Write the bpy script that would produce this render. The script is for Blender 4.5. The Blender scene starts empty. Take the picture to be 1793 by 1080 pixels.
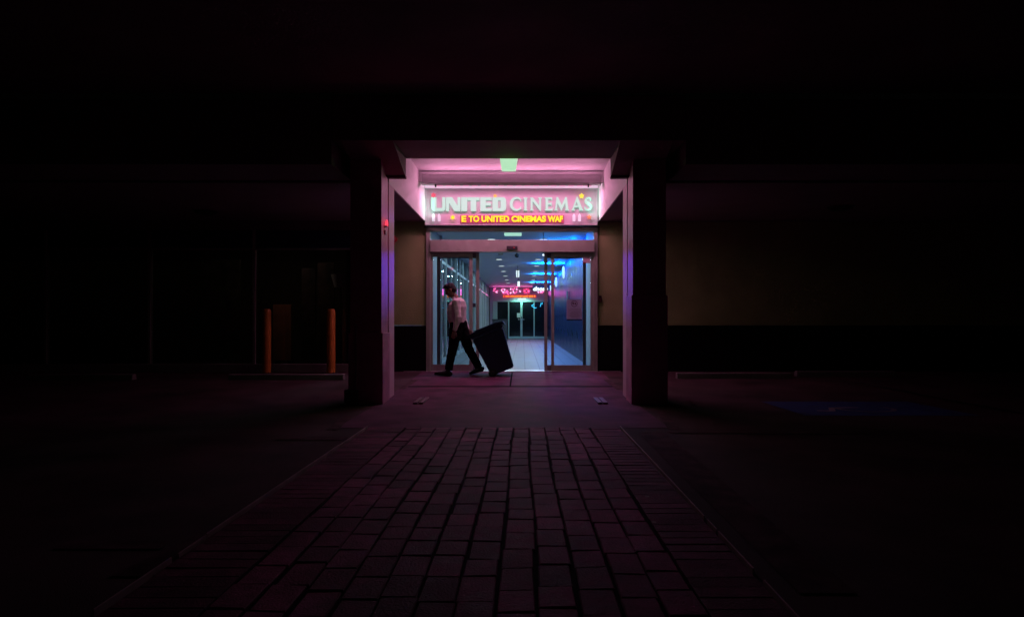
import bpy, bmesh, math, random
from mathutils import Vector, Matrix
random.seed(7)
S = bpy.context.scene
C = S.collection
# ------------------------------------------------------------------ camera
F = 1200.0; VX = 915.0; VY = 563.0; EYE = 1.1
cam_d = bpy.data.cameras.new('camera'); cam = bpy.data.objects.new('camera', cam_d); C.objects.link(cam)
cam.location = (0, 0, EYE); cam.rotation_euler = (math.pi/2, 0, 0)
cam_d.sensor_width = 36; cam_d.lens = 36*F/1793; cam_d.shift_x = -(VX-896.5)/1793; cam_d.shift_y = (VY-540)/1793
cam_d.clip_end = 500; cam_d.clip_start = 0.05
S.camera = cam
# ------------------------------------------------------------------ world (night)
w = bpy.data.worlds.new('World'); S.world = w; w.use_nodes = True
nt = w.node_tree; bg = nt.nodes['Background']
sky = nt.nodes.new('ShaderNodeTexSky'); sky.sky_type = 'NISHITA'; sky.sun_disc = False
sky.sun_elevation = math.radians(-4); sky.sun_rotation = math.radians(160)
nt.links.new(sky.outputs[0], bg.inputs[0]); bg.inputs[1].default_value = 0.022
S.view_settings.view_transform = 'Standard'; S.view_settings.look = 'None'
S.view_settings.exposure = 0.0; S.view_settings.gamma = 1.0
S.render.engine = 'CYCLES'
S.cycles.use_denoising = True
try: S.cycles.denoiser = 'OPENIMAGEDENOISE'
except Exception: pass
S.cycles.max_bounces = 8; S.cycles.diffuse_bounces = 4; S.cycles.glossy_bounces = 4
S.cycles.transparent_max_bounces = 16; S.cycles.sample_clamp_indirect = 3.0
S.cycles.caustics_reflective = False; S.cycles.caustics_refractive = False

def R(a): return math.radians(a)
def sx(px, D): return (px-VX)/F*D
def sz(py, D): return EYE+(VY-py)/F*D
def gz(y): return 0.0 if y < 9.1 else (0.0324*(y-9.1) if y < 13.4 else 0.1393)
DW = 13.3          # door wall
ZF = 0.14          # corridor floor
# ------------------------------------------------------------------ materials
MATS = {}
def mat(name, col, rough=0.6, metal=0.0, noise=0.0, nscale=8.0, bump=0.0, bscale=60.0, emit=None, estr=0.0, spec=0.5, detail=6):
    if name in MATS: return MATS[name]
    m = bpy.data.materials.new(name); m.use_nodes = True; n = m.node_tree; L = n.links
    p = n.nodes['Principled BSDF']
    p.inputs['Base Color'].default_value = (*col, 1); p.inputs['Roughness'].default_value = rough
    p.inputs['Metallic'].default_value = metal; p.inputs['Specular IOR Level'].default_value = spec
    tc = n.nodes.new('ShaderNodeTexCoord')
    if noise > 0:
        t = n.nodes.new('ShaderNodeTexNoise'); t.inputs['Scale'].default_value = nscale; t.inputs['Detail'].default_value = detail
        L.new(tc.outputs['Object'], t.inputs['Vector'])
        r = n.nodes.new('ShaderNodeValToRGB')
        r.color_ramp.elements[0].position = 0.3; r.color_ramp.elements[1].position = 0.7
        a = [max(0, c*(1-noise)) for c in col]; b = [min(1, c*(1+noise)) for c in col]
        r.color_ramp.elements[0].color = (*a, 1); r.color_ramp.elements[1].color = (*b, 1)
        L.new(t.outputs['Fac'], r.inputs[0]); L.new(r.outputs[0], p.inputs['Base Color'])
        mr = n.nodes.new('ShaderNodeMapRange'); mr.inputs['To Min'].default_value = max(0, rough-0.12); mr.inputs['To Max'].default_value = min(1, rough+0.12)
        L.new(t.outputs['Fac'], mr.inputs[0]); L.new(mr.outputs[0], p.inputs['Roughness'])
    if bump > 0:
        t2 = n.nodes.new('ShaderNodeTexNoise'); t2.inputs['Scale'].default_value = bscale; t2.inputs['Detail'].default_value = 8
        L.new(tc.outputs['Object'], t2.inputs['Vector'])
        b = n.nodes.new('ShaderNodeBump'); b.inputs['Strength'].default_value = bump; b.inputs['Distance'].default_value = 0.02
        L.new(t2.outputs['Fac'], b.inputs['Height']); L.new(b.outputs[0], p.inputs['Normal'])
    if emit:
        p.inputs['Emission Color'].default_value = (*emit, 1); p.inputs['Emission Strength'].default_value = estr
    MATS[name] = m; return m
def glass(name, tint=(0.9, 0.95, 0.97), ior=1.45, rough=0.03):
    if name in MATS: return MATS[name]
    m = bpy.data.materials.new(name); m.use_nodes = True; n = m.node_tree; L = n.links
    n.nodes.remove(n.nodes['Principled BSDF'])
    tr = n.nodes.new('ShaderNodeBsdfTransparent'); tr.inputs[0].default_value = (*tint, 1)
    gl = n.nodes.new('ShaderNodeBsdfGlossy'); gl.inputs['Roughness'].default_value = rough
    fr = n.nodes.new('ShaderNodeFresnel'); fr.inputs[0].default_value = ior
    mx = n.nodes.new('ShaderNodeMixShader')
    L.new(fr.outputs[0], mx.inputs[0]); L.new(tr.outputs[0], mx.inputs[1]); L.new(gl.outputs[0], mx.inputs[2])
    L.new(mx.outputs[0], n.nodes['Material Output'].inputs['Surface'])
    MATS[name] = m; return m

M_asph = mat('asphalt', (0.082, 0.046, 0.055), 0.88, spec=0.14, noise=0.45, nscale=1.3, bump=0.5, bscale=140)  # pinkish base colour carries part of the pink light spill
M_conc = mat('apron_concrete', (0.15, 0.058, 0.11), 0.72, noise=0.42, nscale=2.4, spec=0.04, bump=0.25, bscale=90)  # magenta tint stands in for pink light on the concrete
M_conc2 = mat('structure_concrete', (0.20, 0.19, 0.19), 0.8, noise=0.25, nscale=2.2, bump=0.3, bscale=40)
M_ceil = mat('ceiling_concrete', (0.30, 0.25, 0.25), 0.9, noise=0.3, nscale=0.9, bump=0.3, bscale=30)
M_joint = mat('joint_dark', (0.012, 0.008, 0.010), 0.95, spec=0.03)
M_white = mat('white_plaster', (0.62, 0.60, 0.61), 0.6, noise=0.06, nscale=3, bump=0.08, bscale=30)
M_whitep = mat('painted_metal', (0.60, 0.58, 0.60), 0.35, noise=0.06, nscale=5)
M_col = mat('column_paint', (0.58, 0.22, 0.40), 0.55, noise=0.2, nscale=4, bump=0.12, bscale=35)  # pink of the canopy light is mixed into this colour
M_cold = mat('column_dark', (0.10, 0.085, 0.09), 0.6, noise=0.2, nscale=4, bump=0.12, bscale=35)
M_tan = mat('tan_render', (0.34, 0.44, 0.17), 0.8, noise=0.12, nscale=2.5, bump=0.3, bscale=50)
M_dado = mat('black_dado_tile', (0.004, 0.004, 0.005), 0.7, spec=0.15, noise=0.3, nscale=3)
M_fasc = mat('grey_plaster', (0.33, 0.28, 0.30), 0.8, noise=0.1, nscale=2.0)
M_frame = mat('door_frame_metal', (0.38, 0.46, 0.36), 0.4, metal=0.25, noise=0.08, nscale=6)
M_framed = mat('frame_dark_metal', (0.20, 0.20, 0.20), 0.45, metal=0.3, noise=0.08, nscale=6)
M_alu = mat('aluminium', (0.55, 0.57, 0.57), 0.35, metal=0.6, noise=0.05, nscale=9)
M_glass = glass('clear_glass', ior=1.28)
M_dglass = mat('dark_glass', (0.008, 0.011, 0.015), 0.08, spec=0.3, noise=0.0)
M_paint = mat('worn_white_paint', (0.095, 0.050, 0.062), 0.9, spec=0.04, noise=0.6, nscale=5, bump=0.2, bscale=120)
M_blue = mat('worn_blue_paint', (0.02, 0.06, 0.22), 0.7, noise=0.4, nscale=5, bump=0.2, bscale=120)
M_orange = mat('orange_enamel', (0.66, 0.23, 0.04), 0.4, noise=0.15, nscale=6)
M_black = mat('black_plastic', (0.012, 0.012, 0.014), 0.45, noise=0.2, nscale=9)
M_dkgrey = mat('dark_grey_plastic', (0.04, 0.04, 0.045), 0.5, noise=0.2, nscale=9)
M_bin = mat('bin_plastic', (0.006, 0.018, 0.055), 0.42, noise=0.25, nscale=6, bump=0.15, bscale=80)
M_red = mat('red_enamel', (0.5, 0.03, 0.03), 0.4)
M_rubber = mat('rubber', (0.01, 0.01, 0.01), 0.8)

# ------------------------------------------------------------------ mesh helpers
class MB:
    """collects shapes in world coordinates, links them as one mesh object"""
    def __init__(s): s.bm = bmesh.new()
    def box(s, x0, x1, y0, y1, z0, z1, bev=0.0, rot=None, piv=None):
        t = bmesh.new(); bmesh.ops.create_cube(t, size=1)
        for v in t.verts: v.co = Vector(((x0+x1)/2+v.co.x*(x1-x0), (y0+y1)/2+v.co.y*(y1-y0), (z0+z1)/2+v.co.z*(z1-z0)))
        if bev > 0: bmesh.ops.bevel(t, geom=t.edges[:], offset=bev, segments=2, affect='EDGES', profile=0.6)
        if rot is not None:
            bmesh.ops.rotate(t, verts=t.verts[:], cent=piv or Vector(((x0+x1)/2, (y0+y1)/2, (z0+z1)/2)), matrix=rot)
        s.add(t); return s
    def add(s, t):
        me = bpy.data.meshes.new('tmp'); t.to_mesh(me); t.free(); s.bm.from_mesh(me); bpy.data.meshes.remove(me)
    def poly(s, pts, y0, y1, axis='y'):
        """prism: pts (x,z) extruded in y"""
        t = bmesh.new()
        def P(a, b, c): return (a, c, b) if axis == 'y' else ((c, a, b) if axis == 'x' else (a, b, c))
        A = [t.verts.new(P(p[0], p[1], y0)) for p in pts]; B = [t.verts.new(P(p[0], p[1], y1)) for p in pts]
        t.faces.new(A); t.faces.new(B[::-1]); n = len(pts)
        for i in range(n): t.faces.new((A[i], B[i], B[(i+1) % n], A[(i+1) % n]))
        bmesh.ops.recalc_face_normals(t, faces=t.faces[:]); s.add(t); return s
    def tube(s, pts, radii, seg=16, cap=True, round_=False, ry=None):
        """tapered tube along points; radii a list; ry optional list of second radii (along y)"""
        t = bmesh.new(); rings = []; n = len(pts); P = [Vector(p) for p in pts]
        if not isinstance(radii, (list, tuple)): radii = [radii]*n
        for i in range(n):
            d = (P[min(i+1, n-1)]-P[max(i-1, 0)]).normalized()
            yv = Vector((0, 1, 0))
            if abs(d.y) > 0.9: yv = Vector((1, 0, 0))
            u = yv.cross(d).normalized(); v = d.cross(u).normalized()
            r1 = radii[i]; r2 = (ry[i] if ry else r1)
            rings.append([t.verts.new(P[i]+u*math.cos(k*2*math.pi/seg)*r1+v*math.sin(k*2*math.pi/seg)*r2) for k in range(seg)])
        for a, b in zip(rings[:-1], rings[1:]):
            for k in range(seg): t.faces.new((a[k], a[(k+1) % seg], b[(k+1) % seg], b[k]))
        if cap: t.faces.new(rings[0][::-1]); t.faces.new(rings[-1])
        bmesh.ops.recalc_face_normals(t, faces=t.faces[:]); s.add(t)
        if round_:
            for i in (0, n-1): s.ball(P[i], (radii[i], (ry[i] if ry else radii[i]), radii[i]))
        return s
    def ball(s, c, r, rot=None, seg=16):
        t = bmesh.new(); bmesh.ops.create_uvsphere(t, u_segments=seg, v_segments=max(6, seg//2+2), radius=1)
        if not isinstance(r, (list, tuple)): r = (r, r, r)
        for v in t.verts: v.co = Vector((v.co.x*r[0], v.co.y*r[1], v.co.z*r[2]))
        if rot is not None: bmesh.ops.rotate(t, verts=t.verts[:], cent=(0, 0, 0), matrix=rot)
        bmesh.ops.translate(t, verts=t.verts[:], vec=Vector(c)); s.add(t); return s
    def rotate_all(s, piv, m): bmesh.ops.rotate(s.bm, verts=s.bm.verts[:], cent=piv, matrix=m); return s
def wloc(o):
    v = Vector((0, 0, 0))
    while o: v = v+o.location; o = o.parent
    return v
def obj(name, mb, m, parent=None, base=None, smooth=False):
    bm = mb.bm if isinstance(mb, MB) else mb
    xs = [v.co for v in bm.verts]
    if base is None:
        lo = Vector([min(v[i] for v in xs) for i in range(3)]); hi = Vector([max(v[i] for v in xs) for i in range(3)])
        base = Vector(((lo.x+hi.x)/2, (lo.y+hi.y)/2, lo.z))
    base = Vector(base)
    for v in bm.verts: v.co -= base
    me = bpy.data.meshes.new(name); bm.to_mesh(me); bm.free()
    o = bpy.data.objects.new(name, me); C.objects.link(o)
    if parent is not None: o.parent = parent; o.location = base-wloc(parent)
    else: o.location = base
    for mm in (m if isinstance(m, (list, tuple)) else [m]): me.materials.append(mm)
    if smooth:
        for p in me.polygons: p.use_smooth = True
    return o
def tag(o, label=None, cat=None, group=None, kind=None):
    if label: o['label'] = label
    if cat: o['category'] = cat
    if group: o['group'] = group
    if kind: o['kind'] = kind
    return o
def thing(name, loc, label, cat, group=None):
    o = bpy.data.objects.new(name, None); o.empty_display_size = 0.1; C.objects.link(o); o.location = loc
    return tag(o, label, cat, group)
def box_obj(name, m, parent, *a, **k): return obj(name, MB().box(*a, **k), m, parent)
def struct(name, mb, m): return tag(obj(name, mb, m), kind='structure')
def area(name, loc, rot, size, size_y, col, power, parent=None):
    l = bpy.data.lights.new(name, 'AREA'); l.shape = 'RECTANGLE'; l.size = size; l.size_y = size_y; l.color = col; l.energy = power
    o = bpy.data.objects.new(name, l); C.objects.link(o); o.rotation_euler = rot
    if parent is not None: o.parent = parent; o.location = Vector(loc)-wloc(parent)
    else: o.location = loc
    return o
def point(name, loc, col, power, r=0.05, parent=None):
    l = bpy.data.lights.new(name, 'POINT'); l.color = col; l.energy = power; l.shadow_soft_size = r
    o = bpy.data.objects.new(name, l); C.objects.link(o)
    if parent is not None: o.parent = parent; o.location = Vector(loc)-wloc(parent)
    else: o.location = loc
    return o
def emis(name, col, s): return mat(name, tuple(min(1, c*0.5) for c in col), 0.5, emit=col, estr=s)

# ------------------------------------------------------------------ ground
g = MB(); t = bmesh.new()
ys = [-40, -5, 7.06, 9.1, 13.36, 13.45, 90]
zs = [0, 0, 0, 0, gz(13.36), 0.02, 0.02]
xs_ = [-80, -20, -8, -4, -1.9, 1.5, 4, 8, 20, 80]
V = [[t.verts.new((x, y, z)) for x in xs_] for y, z in zip(ys, zs)]
for i in range(len(ys)-1):
    for j in range(len(xs_)-1): t.faces.new((V[i][j], V[i][j+1], V[i+1][j+1], V[i+1][j]))
g.add(t); struct('ground', g, M_asph)
# concrete apron in front of the doors (sheet 4 mm above), split by dark joints
XL, XR = -1.873, 1.464
def sheet(x0, x1, y0, y1, dz):
    t = bmesh.new(); n = 8
    yy = sorted(set([y0+(y1-y0)*i/n for i in range(n+1)] + ([9.1] if y0 < 9.1 < y1 else [])))
    rows = [[t.verts.new((x, y, gz(y)+dz)) for x in (x0, x1)] for y in yy]
    for a, b in zip(rows[:-1], rows[1:]): t.faces.new((a[0], a[1], b[1], b[0]))
    return t
m = MB()
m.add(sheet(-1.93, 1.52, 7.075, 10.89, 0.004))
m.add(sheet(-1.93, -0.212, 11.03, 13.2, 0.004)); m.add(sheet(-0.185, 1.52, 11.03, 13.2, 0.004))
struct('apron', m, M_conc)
m = MB(); m.add(sheet(-2.3, 1.9, 13.2, 13.36, 0.006)); struct('threshold_strip', m, mat('threshold_stone', (0.22, 0.22, 0.21), 0.6, noise=0.2, nscale=5))
m = MB(); m.add(sheet(-1.93, 1.52, 10.88, 11.04, 0.0022)); m.add(sheet(-0.22, -0.18, 11.04, 13.2, 0.0022)); struct('apron_joint', m, M_joint)

# brick path: real bevelled bricks
def brick_mat():
    m = bpy.data.materials.new('path_brick'); m.use_nodes = True; n = m.node_tree; L = n.links; p = n.nodes['Principled BSDF']; p.inputs['Specular IOR Level'].default_value = 0.12
    at = n.nodes.new('ShaderNodeAttribute'); at.attribute_name = 'tone'
    tc = n.nodes.new('ShaderNodeTexCoord')
    no = n.nodes.new('ShaderNodeTexNoise'); no.inputs['Scale'].default_value = 14; no.inputs['Detail'].default_value = 8
    L.new(tc.outputs['Object'], no.inputs['Vector'])
    rp = n.nodes.new('ShaderNodeValToRGB'); e = rp.color_ramp.elements
    e[0].color = (0.12, 0.028, 0.065, 1); e[1].color = (0.52, 0.13, 0.30, 1)  # brick ramp holds extra magenta in place of stronger pink light
    el = rp.color_ramp.elements.new(0.5); el.color = (0.30, 0.068, 0.17, 1)
    L.new(at.outputs['Fac'], rp.inputs[0])
    mx = n.nodes.new('ShaderNodeMix'); mx.data_type = 'RGBA'; mx.blend_type = 'MULTIPLY'; mx.inputs[0].default_value = 1.0
    r2 = n.nodes.new('ShaderNodeValToRGB'); r2.color_ramp.elements[0].position = 0.3; r2.color_ramp.elements[1].position = 0.72
    r2.color_ramp.elements[0].color = (0.62, 0.6, 0.6, 1); r2.color_ramp.elements[1].color = (1.25, 1.2, 1.2, 1)
    L.new(no.outputs['Fac'], r2.inputs[0]); L.new(rp.outputs[0], mx.inputs['A']); L.new(r2.outputs[0], mx.inputs['B'])
    vo = n.nodes.new('ShaderNodeTexVoronoi'); vo.inputs['Scale'].default_value = 3.2; L.new(tc.outputs['Object'], vo.inputs['Vector'])
    lt = n.nodes.new('ShaderNodeMath'); lt.operation = 'LESS_THAN'; lt.inputs[1].default_value = 0.045; L.new(vo.outputs['Distance'], lt.inputs[0])
    m3 = n.nodes.new('ShaderNodeMix'); m3.data_type = 'RGBA'; L.new(lt.outputs[0], m3.inputs[0]); L.new(mx.outputs['Result'], m3.inputs['A']); m3.inputs['B'].default_value = (0.40, 0.30, 0.32, 1)
    st_ = n.nodes.new('ShaderNodeTexNoise'); st_.inputs['Scale'].default_value = 1.6; st_.inputs['Detail'].default_value = 7; L.new(tc.outputs['Object'], st_.inputs['Vector'])
    sr = n.nodes.new('ShaderNodeMapRange'); sr.inputs['From Min'].default_value = 0.35; sr.inputs['From Max'].default_value = 0.65; sr.inputs['To Min'].default_value = 0.55; sr.inputs['To Max'].default_value = 1.3; L.new(st_.outputs['Fac'], sr.inputs[0])
    m4 = n.nodes.new('ShaderNodeVectorMath'); m4.operation = 'SCALE'; L.new(m3.outputs['Result'], m4.inputs[0]); L.new(sr.outputs[0], m4.inputs['Scale'])
    L.new(m4.outputs['Vector'], p.inputs['Base Color'])
    mr = n.nodes.new('ShaderNodeMapRange'); mr.inputs['To Min'].default_value = 0.6; mr.inputs['To Max'].default_value = 0.9
    L.new(no.outputs['Fac'], mr.inputs[0]); L.new(mr.outputs[0], p.inputs['Roughness'])
    b = n.nodes.new('ShaderNodeBump'); b.inputs['Strength'].default_value = 0.5; b.inputs['Distance'].default_value = 0.01
    n2 = n.nodes.new('ShaderNodeTexNoise'); n2.inputs['Scale'].default_value = 90; n2.inputs['Detail'].default_value = 6
    L.new(tc.outputs['Object'], n2.inputs['Vector']); L.new(n2.outputs['Fac'], b.inputs['Height']); L.new(b.outputs[0], p.inputs['Normal'])
    return m
M_brick = brick_mat()
bm = bmesh.new(); lay = bm.faces.layers.float.new('tone_f'); tones = []
def brick(x0, x1, y0, y1, tone, k_=1.0):
    h = 0.014+random.uniform(-0.0025, 0.0025)*k_; c = 0.005*max(0.5, k_)
    tx, ty = random.uniform(-.004, .004), random.uniform(-.004, .004)
    def j(): return random.uniform(-.002, .002)
    A = [bm.verts.new((x+j(), y+j(), -0.01)) for x, y in ((x0, y0), (x1, y0), (x1, y1), (x0, y1))]
    B = [bm.verts.new((v.co.x, v.co.y, h-c)) for v in A]
    Tp = []
    for v, (a, b) in zip(B, ((1, 1), (-1, 1), (-1, -1), (1, -1))):
        Tp.append(bm.verts.new((v.co.x+a*c, v.co.y+b*c, h+tx*a*-0.4+ty*b*-0.4)))
    fs = [bm.faces.new(Tp)]
    for k in range(4):
        fs.append(bm.faces.new((B[k], B[(k+1) % 4], Tp[(k+1) % 4], Tp[k]))); fs.append(bm.faces.new((A[k], A[(k+1) % 4], B[(k+1) % 4], B[k])))
    for f in fs: f[lay] = tone
nc = 12; x0c, x1c = -1.20, 0.69; wc = (x1c-x0c)/nc; YE = 7.05
for i in range(nc):
    y = YE-random.uniform(0, 0.25); yprev = YE
    ln = 0
    while yprev > 1.2:
        ln = random.choice((0.235, 0.25, 0.25, 0.26, 0.215)) if yprev < YE else random.choice((0.25, 0.12, 0.19, 0.08))
        yn = yprev-ln; wob = 0.007*math.sin(yprev*2.1+i*0.8)+random.uniform(-0.003, 0.003)
        gp = 0.0045+random.uniform(0, 0.003)
        tone = min(1, max(0, random.gauss(0.52, 0.17)))
        brick(x0c+i*wc+gp*1.15+wob, x0c+(i+1)*wc-gp*1.15+wob, yn+0.003, yprev-0.003, tone); yprev = yn
for (a, b) in ((-1.585, x0c), (x1c, 1.0)):
    yy = YE
    while yy > 1.2:
        d = random.choice((0.104, 0.11, 0.112)); brick(a+0.008, b-0.008, yy-d+0.0015, yy-0.0015, min(1, max(0, random.gauss(0.22, 0.10))), 0.35); yy -= d
pp = MB(); pp.bm.free(); pp.bm = bm
tones = [f[lay] for f in bm.faces]
pth = struct('path', pp, M_brick)
at = pth.data.attributes.new('tone', 'FLOAT', 'FACE')
for i, tv in enumerate(tones): at.data[i].value = tv
m = MB(); m.add(sheet(-1.585, 1.0, 1.2, 7.06, 0.002)); struct('path_bedding', m, M_joint)
# pale metal edging beside the bricks
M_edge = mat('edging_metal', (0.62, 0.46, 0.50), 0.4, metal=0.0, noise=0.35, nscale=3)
for lab, x in (('thin pale edging strip on the left edge of the brick path', -1.597), ('thin pale edging strip on the right edge of the brick path', 1.004)):
    m = MB(); y = 7.05
    while y > 1.3:
        L_ = random.uniform(0.5, 1.6) if y > 4 else random.uniform(0.15, 0.6)
        m.box(x-0.0035, x+0.0035, y-L_, y, 0, 0.028+random.uniform(-.002, .003)); y -= L_+(0.005 if y > 4.6 else random.uniform(0.03, 0.2))
    tag(obj('edging_strip', m, M_edge), lab, 'edging strip', 'edging strips of the brick path')

# painted lines
def flat(pts, dz=0.006):
    t = bmesh.new(); t.faces.new([t.verts.new((x, y, gz(y)+dz)) for x, y in pts]); m = MB(); m.add(t); return m
def line(lab, pts): return tag(obj('painted_line', flat(pts), M_paint), lab, 'painted line', 'painted lines on the car park ground')
def G(px, py):
    d = py-VY; D = F*EYE/d
    if D > 9.1: D = (EYE+0.0324*9.1)/(d/F+0.0324)
    return ((px-VX)/F*D, D)
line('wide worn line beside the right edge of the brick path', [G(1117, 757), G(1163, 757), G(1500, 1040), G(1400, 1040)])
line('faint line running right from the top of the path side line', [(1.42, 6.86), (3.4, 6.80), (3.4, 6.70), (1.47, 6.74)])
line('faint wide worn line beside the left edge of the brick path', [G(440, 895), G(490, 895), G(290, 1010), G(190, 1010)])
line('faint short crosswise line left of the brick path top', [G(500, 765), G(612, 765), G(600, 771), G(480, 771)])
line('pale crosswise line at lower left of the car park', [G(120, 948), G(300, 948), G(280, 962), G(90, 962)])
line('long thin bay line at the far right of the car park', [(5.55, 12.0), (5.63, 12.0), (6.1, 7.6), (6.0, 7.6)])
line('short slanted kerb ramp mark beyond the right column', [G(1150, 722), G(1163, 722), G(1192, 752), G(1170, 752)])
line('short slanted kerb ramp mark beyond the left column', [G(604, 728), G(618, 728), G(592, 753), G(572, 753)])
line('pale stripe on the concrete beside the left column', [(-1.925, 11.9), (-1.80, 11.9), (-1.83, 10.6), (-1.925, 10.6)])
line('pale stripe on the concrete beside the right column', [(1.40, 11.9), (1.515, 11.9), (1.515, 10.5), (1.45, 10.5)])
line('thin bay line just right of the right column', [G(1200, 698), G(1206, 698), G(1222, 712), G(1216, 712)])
# small metal guide plates on the apron
def plate(lab, x, y0, y1):
    m = MB(); zz = gz(y1)
    for dx in (0, 0.075):
        m.box(x+dx, x+dx+0.058, y0, y1, gz(y0)+0.004, zz+0.010, 0.002)
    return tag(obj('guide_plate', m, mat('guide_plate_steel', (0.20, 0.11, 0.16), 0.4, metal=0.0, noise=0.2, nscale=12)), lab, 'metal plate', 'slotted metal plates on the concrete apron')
plate('slotted metal plate on the apron near the left column', -1.455, 9.1, 9.72)
plate('slotted metal plate on the apron near the right column', 1.0, 9.1, 9.72)

# accessible bay
tag(obj('painted_patch', flat([(3.3, 8.0), (5.35, 8.0), (5.25, 9.35), (3.25, 9.35)], 0.004), M_blue), 'worn blue painted patch under the wheelchair symbol', 'painted patch')
ms = MB()
def fl_stroke(pts, w_):
    for (a, b) in zip(pts[:-1], pts[1:]):
        a = Vector((a[0], a[1], 0)); b = Vector((b[0], b[1], 0)); d = (b-a).normalized(); n_ = Vector((-d.y, d.x, 0))*w_/2
        t = bmesh.new(); t.faces.new([t.verts.new(q+Vector((0, 0, 0.0085))) for q in (a-n_-d*w_*.3, b-n_+d*w_*.3, b+n_+d*w_*.3, a+n_-d*w_*.3)][::1]); ms.add(t)
cx, cy = 4.3, 8.62
fl_stroke([(cx+0.34*math.cos(R(a)), cy+0.30*math.sin(R(a))) for a in range(-200, 50, 10)], 0.06)
fl_stroke([(cx-0.02, cy+0.52), (cx-0.05, cy+0.12), (cx-0.38, cy+0.08), (cx-0.50, cy-0.22), (cx-0.66, cy-0.20)], 0.07)
fl_stroke([(cx-0.04, cy+0.34), (cx-0.32, cy+0.32)], 0.05)
fl_stroke([(cx-0.03+0.06*math.cos(R(a)), cy+0.62+0.06*math.sin(R(a))) for a in range(0, 361, 40)], 0.05)
tag(obj('wheelchair_symbol', ms, mat('symbol_white_paint', (0.42, 0.36, 0.38), 0.75, noise=0.4, nscale=7)), 'worn white wheelchair symbol painted on the blue patch', 'painted symbol')

# wheel stops
def wheel_stop(x0, x1, y, lab):
    z = gz(y); m = MB(); m.poly([(y, z-0.01), (y+0.02, z+0.10), (y+0.13, z+0.10), (y+0.15, z-0.01)], x0, x1, axis='x')
    o = obj('wheel_stop', m, M_conc2); bv = o.modifiers.new('bevel', 'BEVEL'); bv.width = 0.012; bv.segments = 2
    return tag(o, lab, 'wheel stop', 'concrete wheel stops in the parking bays')
wheel_stop(-5.1, -3.1, 11.85, 'concrete wheel stop in front of the two orange bollards')
wheel_stop(-8.6, -6.75, 11.85, 'concrete wheel stop at far left with nothing behind it but dark shopfront')
wheel_stop(2.72, 4.75, 12.05, 'concrete wheel stop nearest the right column')
wheel_stop(4.95, 6.75, 12.35, 'concrete wheel stop at far right by the long bay line')

# bollards
def bollard(x, y, lab):
    z = gz(y); r = thing('bollard', (x, y, z), lab, 'bollard', 'orange bollards in front of the shop window')
    m = MB(); m.tube([(x, y, z-0.02), (x, y, z+1.17), (x, y, z+1.2), (x, y, z+1.215)], [0.08, 0.08, 0.072, 0.045], seg=32); obj('post', m, M_orange, r, smooth=False)
    m = MB(); m.tube([(x, y, z-0.005), (x, y, z+0.012)], [0.13, 0.13], seg=24)
    for k in range(4):
        a = k*math.pi/2+0.7; m.tube([(x+0.105*math.cos(a), y+0.105*math.sin(a), z+0.01), (x+0.105*math.cos(a), y+0.105*math.sin(a), z+0.028)], 0.01, seg=6)
    obj('base_plate', m, M_dkgrey, r); return r
bollard(sx(467, 12.95), 12.95, 'orange bollard before the shop window, the one farther from the column')
bollard(sx(579.5, 12.95), 12.95, 'orange bollard before the shop window, the one nearer the column')

# ------------------------------------------------------------------ columns, portal beam, car park ceiling
def column(x0, x1, inner, lab, left):
    r = thing('column', ((x0+x1)/2, 9.3, 0), lab, 'column', 'square columns of the entrance portal')
    m = MB(); m.box(x0, x1, 9.1, 9.38, -0.02, 3.379, 0.008); m.box(x0+.001, x1-.001, 9.3805, 9.53, -0.02, 3.094); obj('shaft', m, M_col, r)
    z1 = 1.45 if not left else 0.95
    m = MB(); e = 0.02
    # protective cladding round the lower shaft: four boards butted at the corners
    m.box(x0-e, x1+e, 9.1-e, 9.1-0.001, -0.01, z1, 0.004); m.box(x0-e, x1+e, 9.531, 9.53+e, -0.01, z1, 0.004)
    m.box(x0-e, x0-0.001, 9.1, 9.53, -0.01, z1, 0.004); m.box(x1+0.001, x1+e, 9.1, 9.53, -0.01, z1, 0.004)
    obj('cladding', m, M_col, r)
    if left:
        m = MB(); m.box(x0-0.07, x0-0.021, 9.06, 9.58, 0, 0.20, 0.01); m.box(x0-0.04, x1-0.3, 9.04, 9.079, 0, 0.20, 0.006); obj('base_block', m, M_cold, r)
        m = MB(); m.tube([(x0+0.09, 9.066, 0.06), (x0+0.09, 9.066, 1.07)], 0.012, seg=10); obj('pipe', m, M_fasc, r)
    return r
column(-2.29, XL, 1, 'dark square column left of the lit entrance with a low base block', True)
column(XR, 1.905, -1, 'dark square column right of the lit entrance, clad wider up to mid height', False)
# jamb piers just behind the columns, lit on their inner faces
for (a, b, lab) in ((-2.25, XL, 'slim plastered pier standing behind the left column'), (XR, 1.85, 'slim plastered pier standing behind the right column')):
    m = MB(); m.box(a, b, 9.60, 10.0, gz(9.6)-0.02, 3.045, 0.006)
    tag(obj('pier', m, mat('pier_plaster', (0.74, 0.44, 0.60), 0.6, noise=0.08, nscale=3, bump=0.1, bscale=30)), lab, 'pier', 'plastered piers behind the columns')  # some of the pink canopy light is put into the plaster colour
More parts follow.
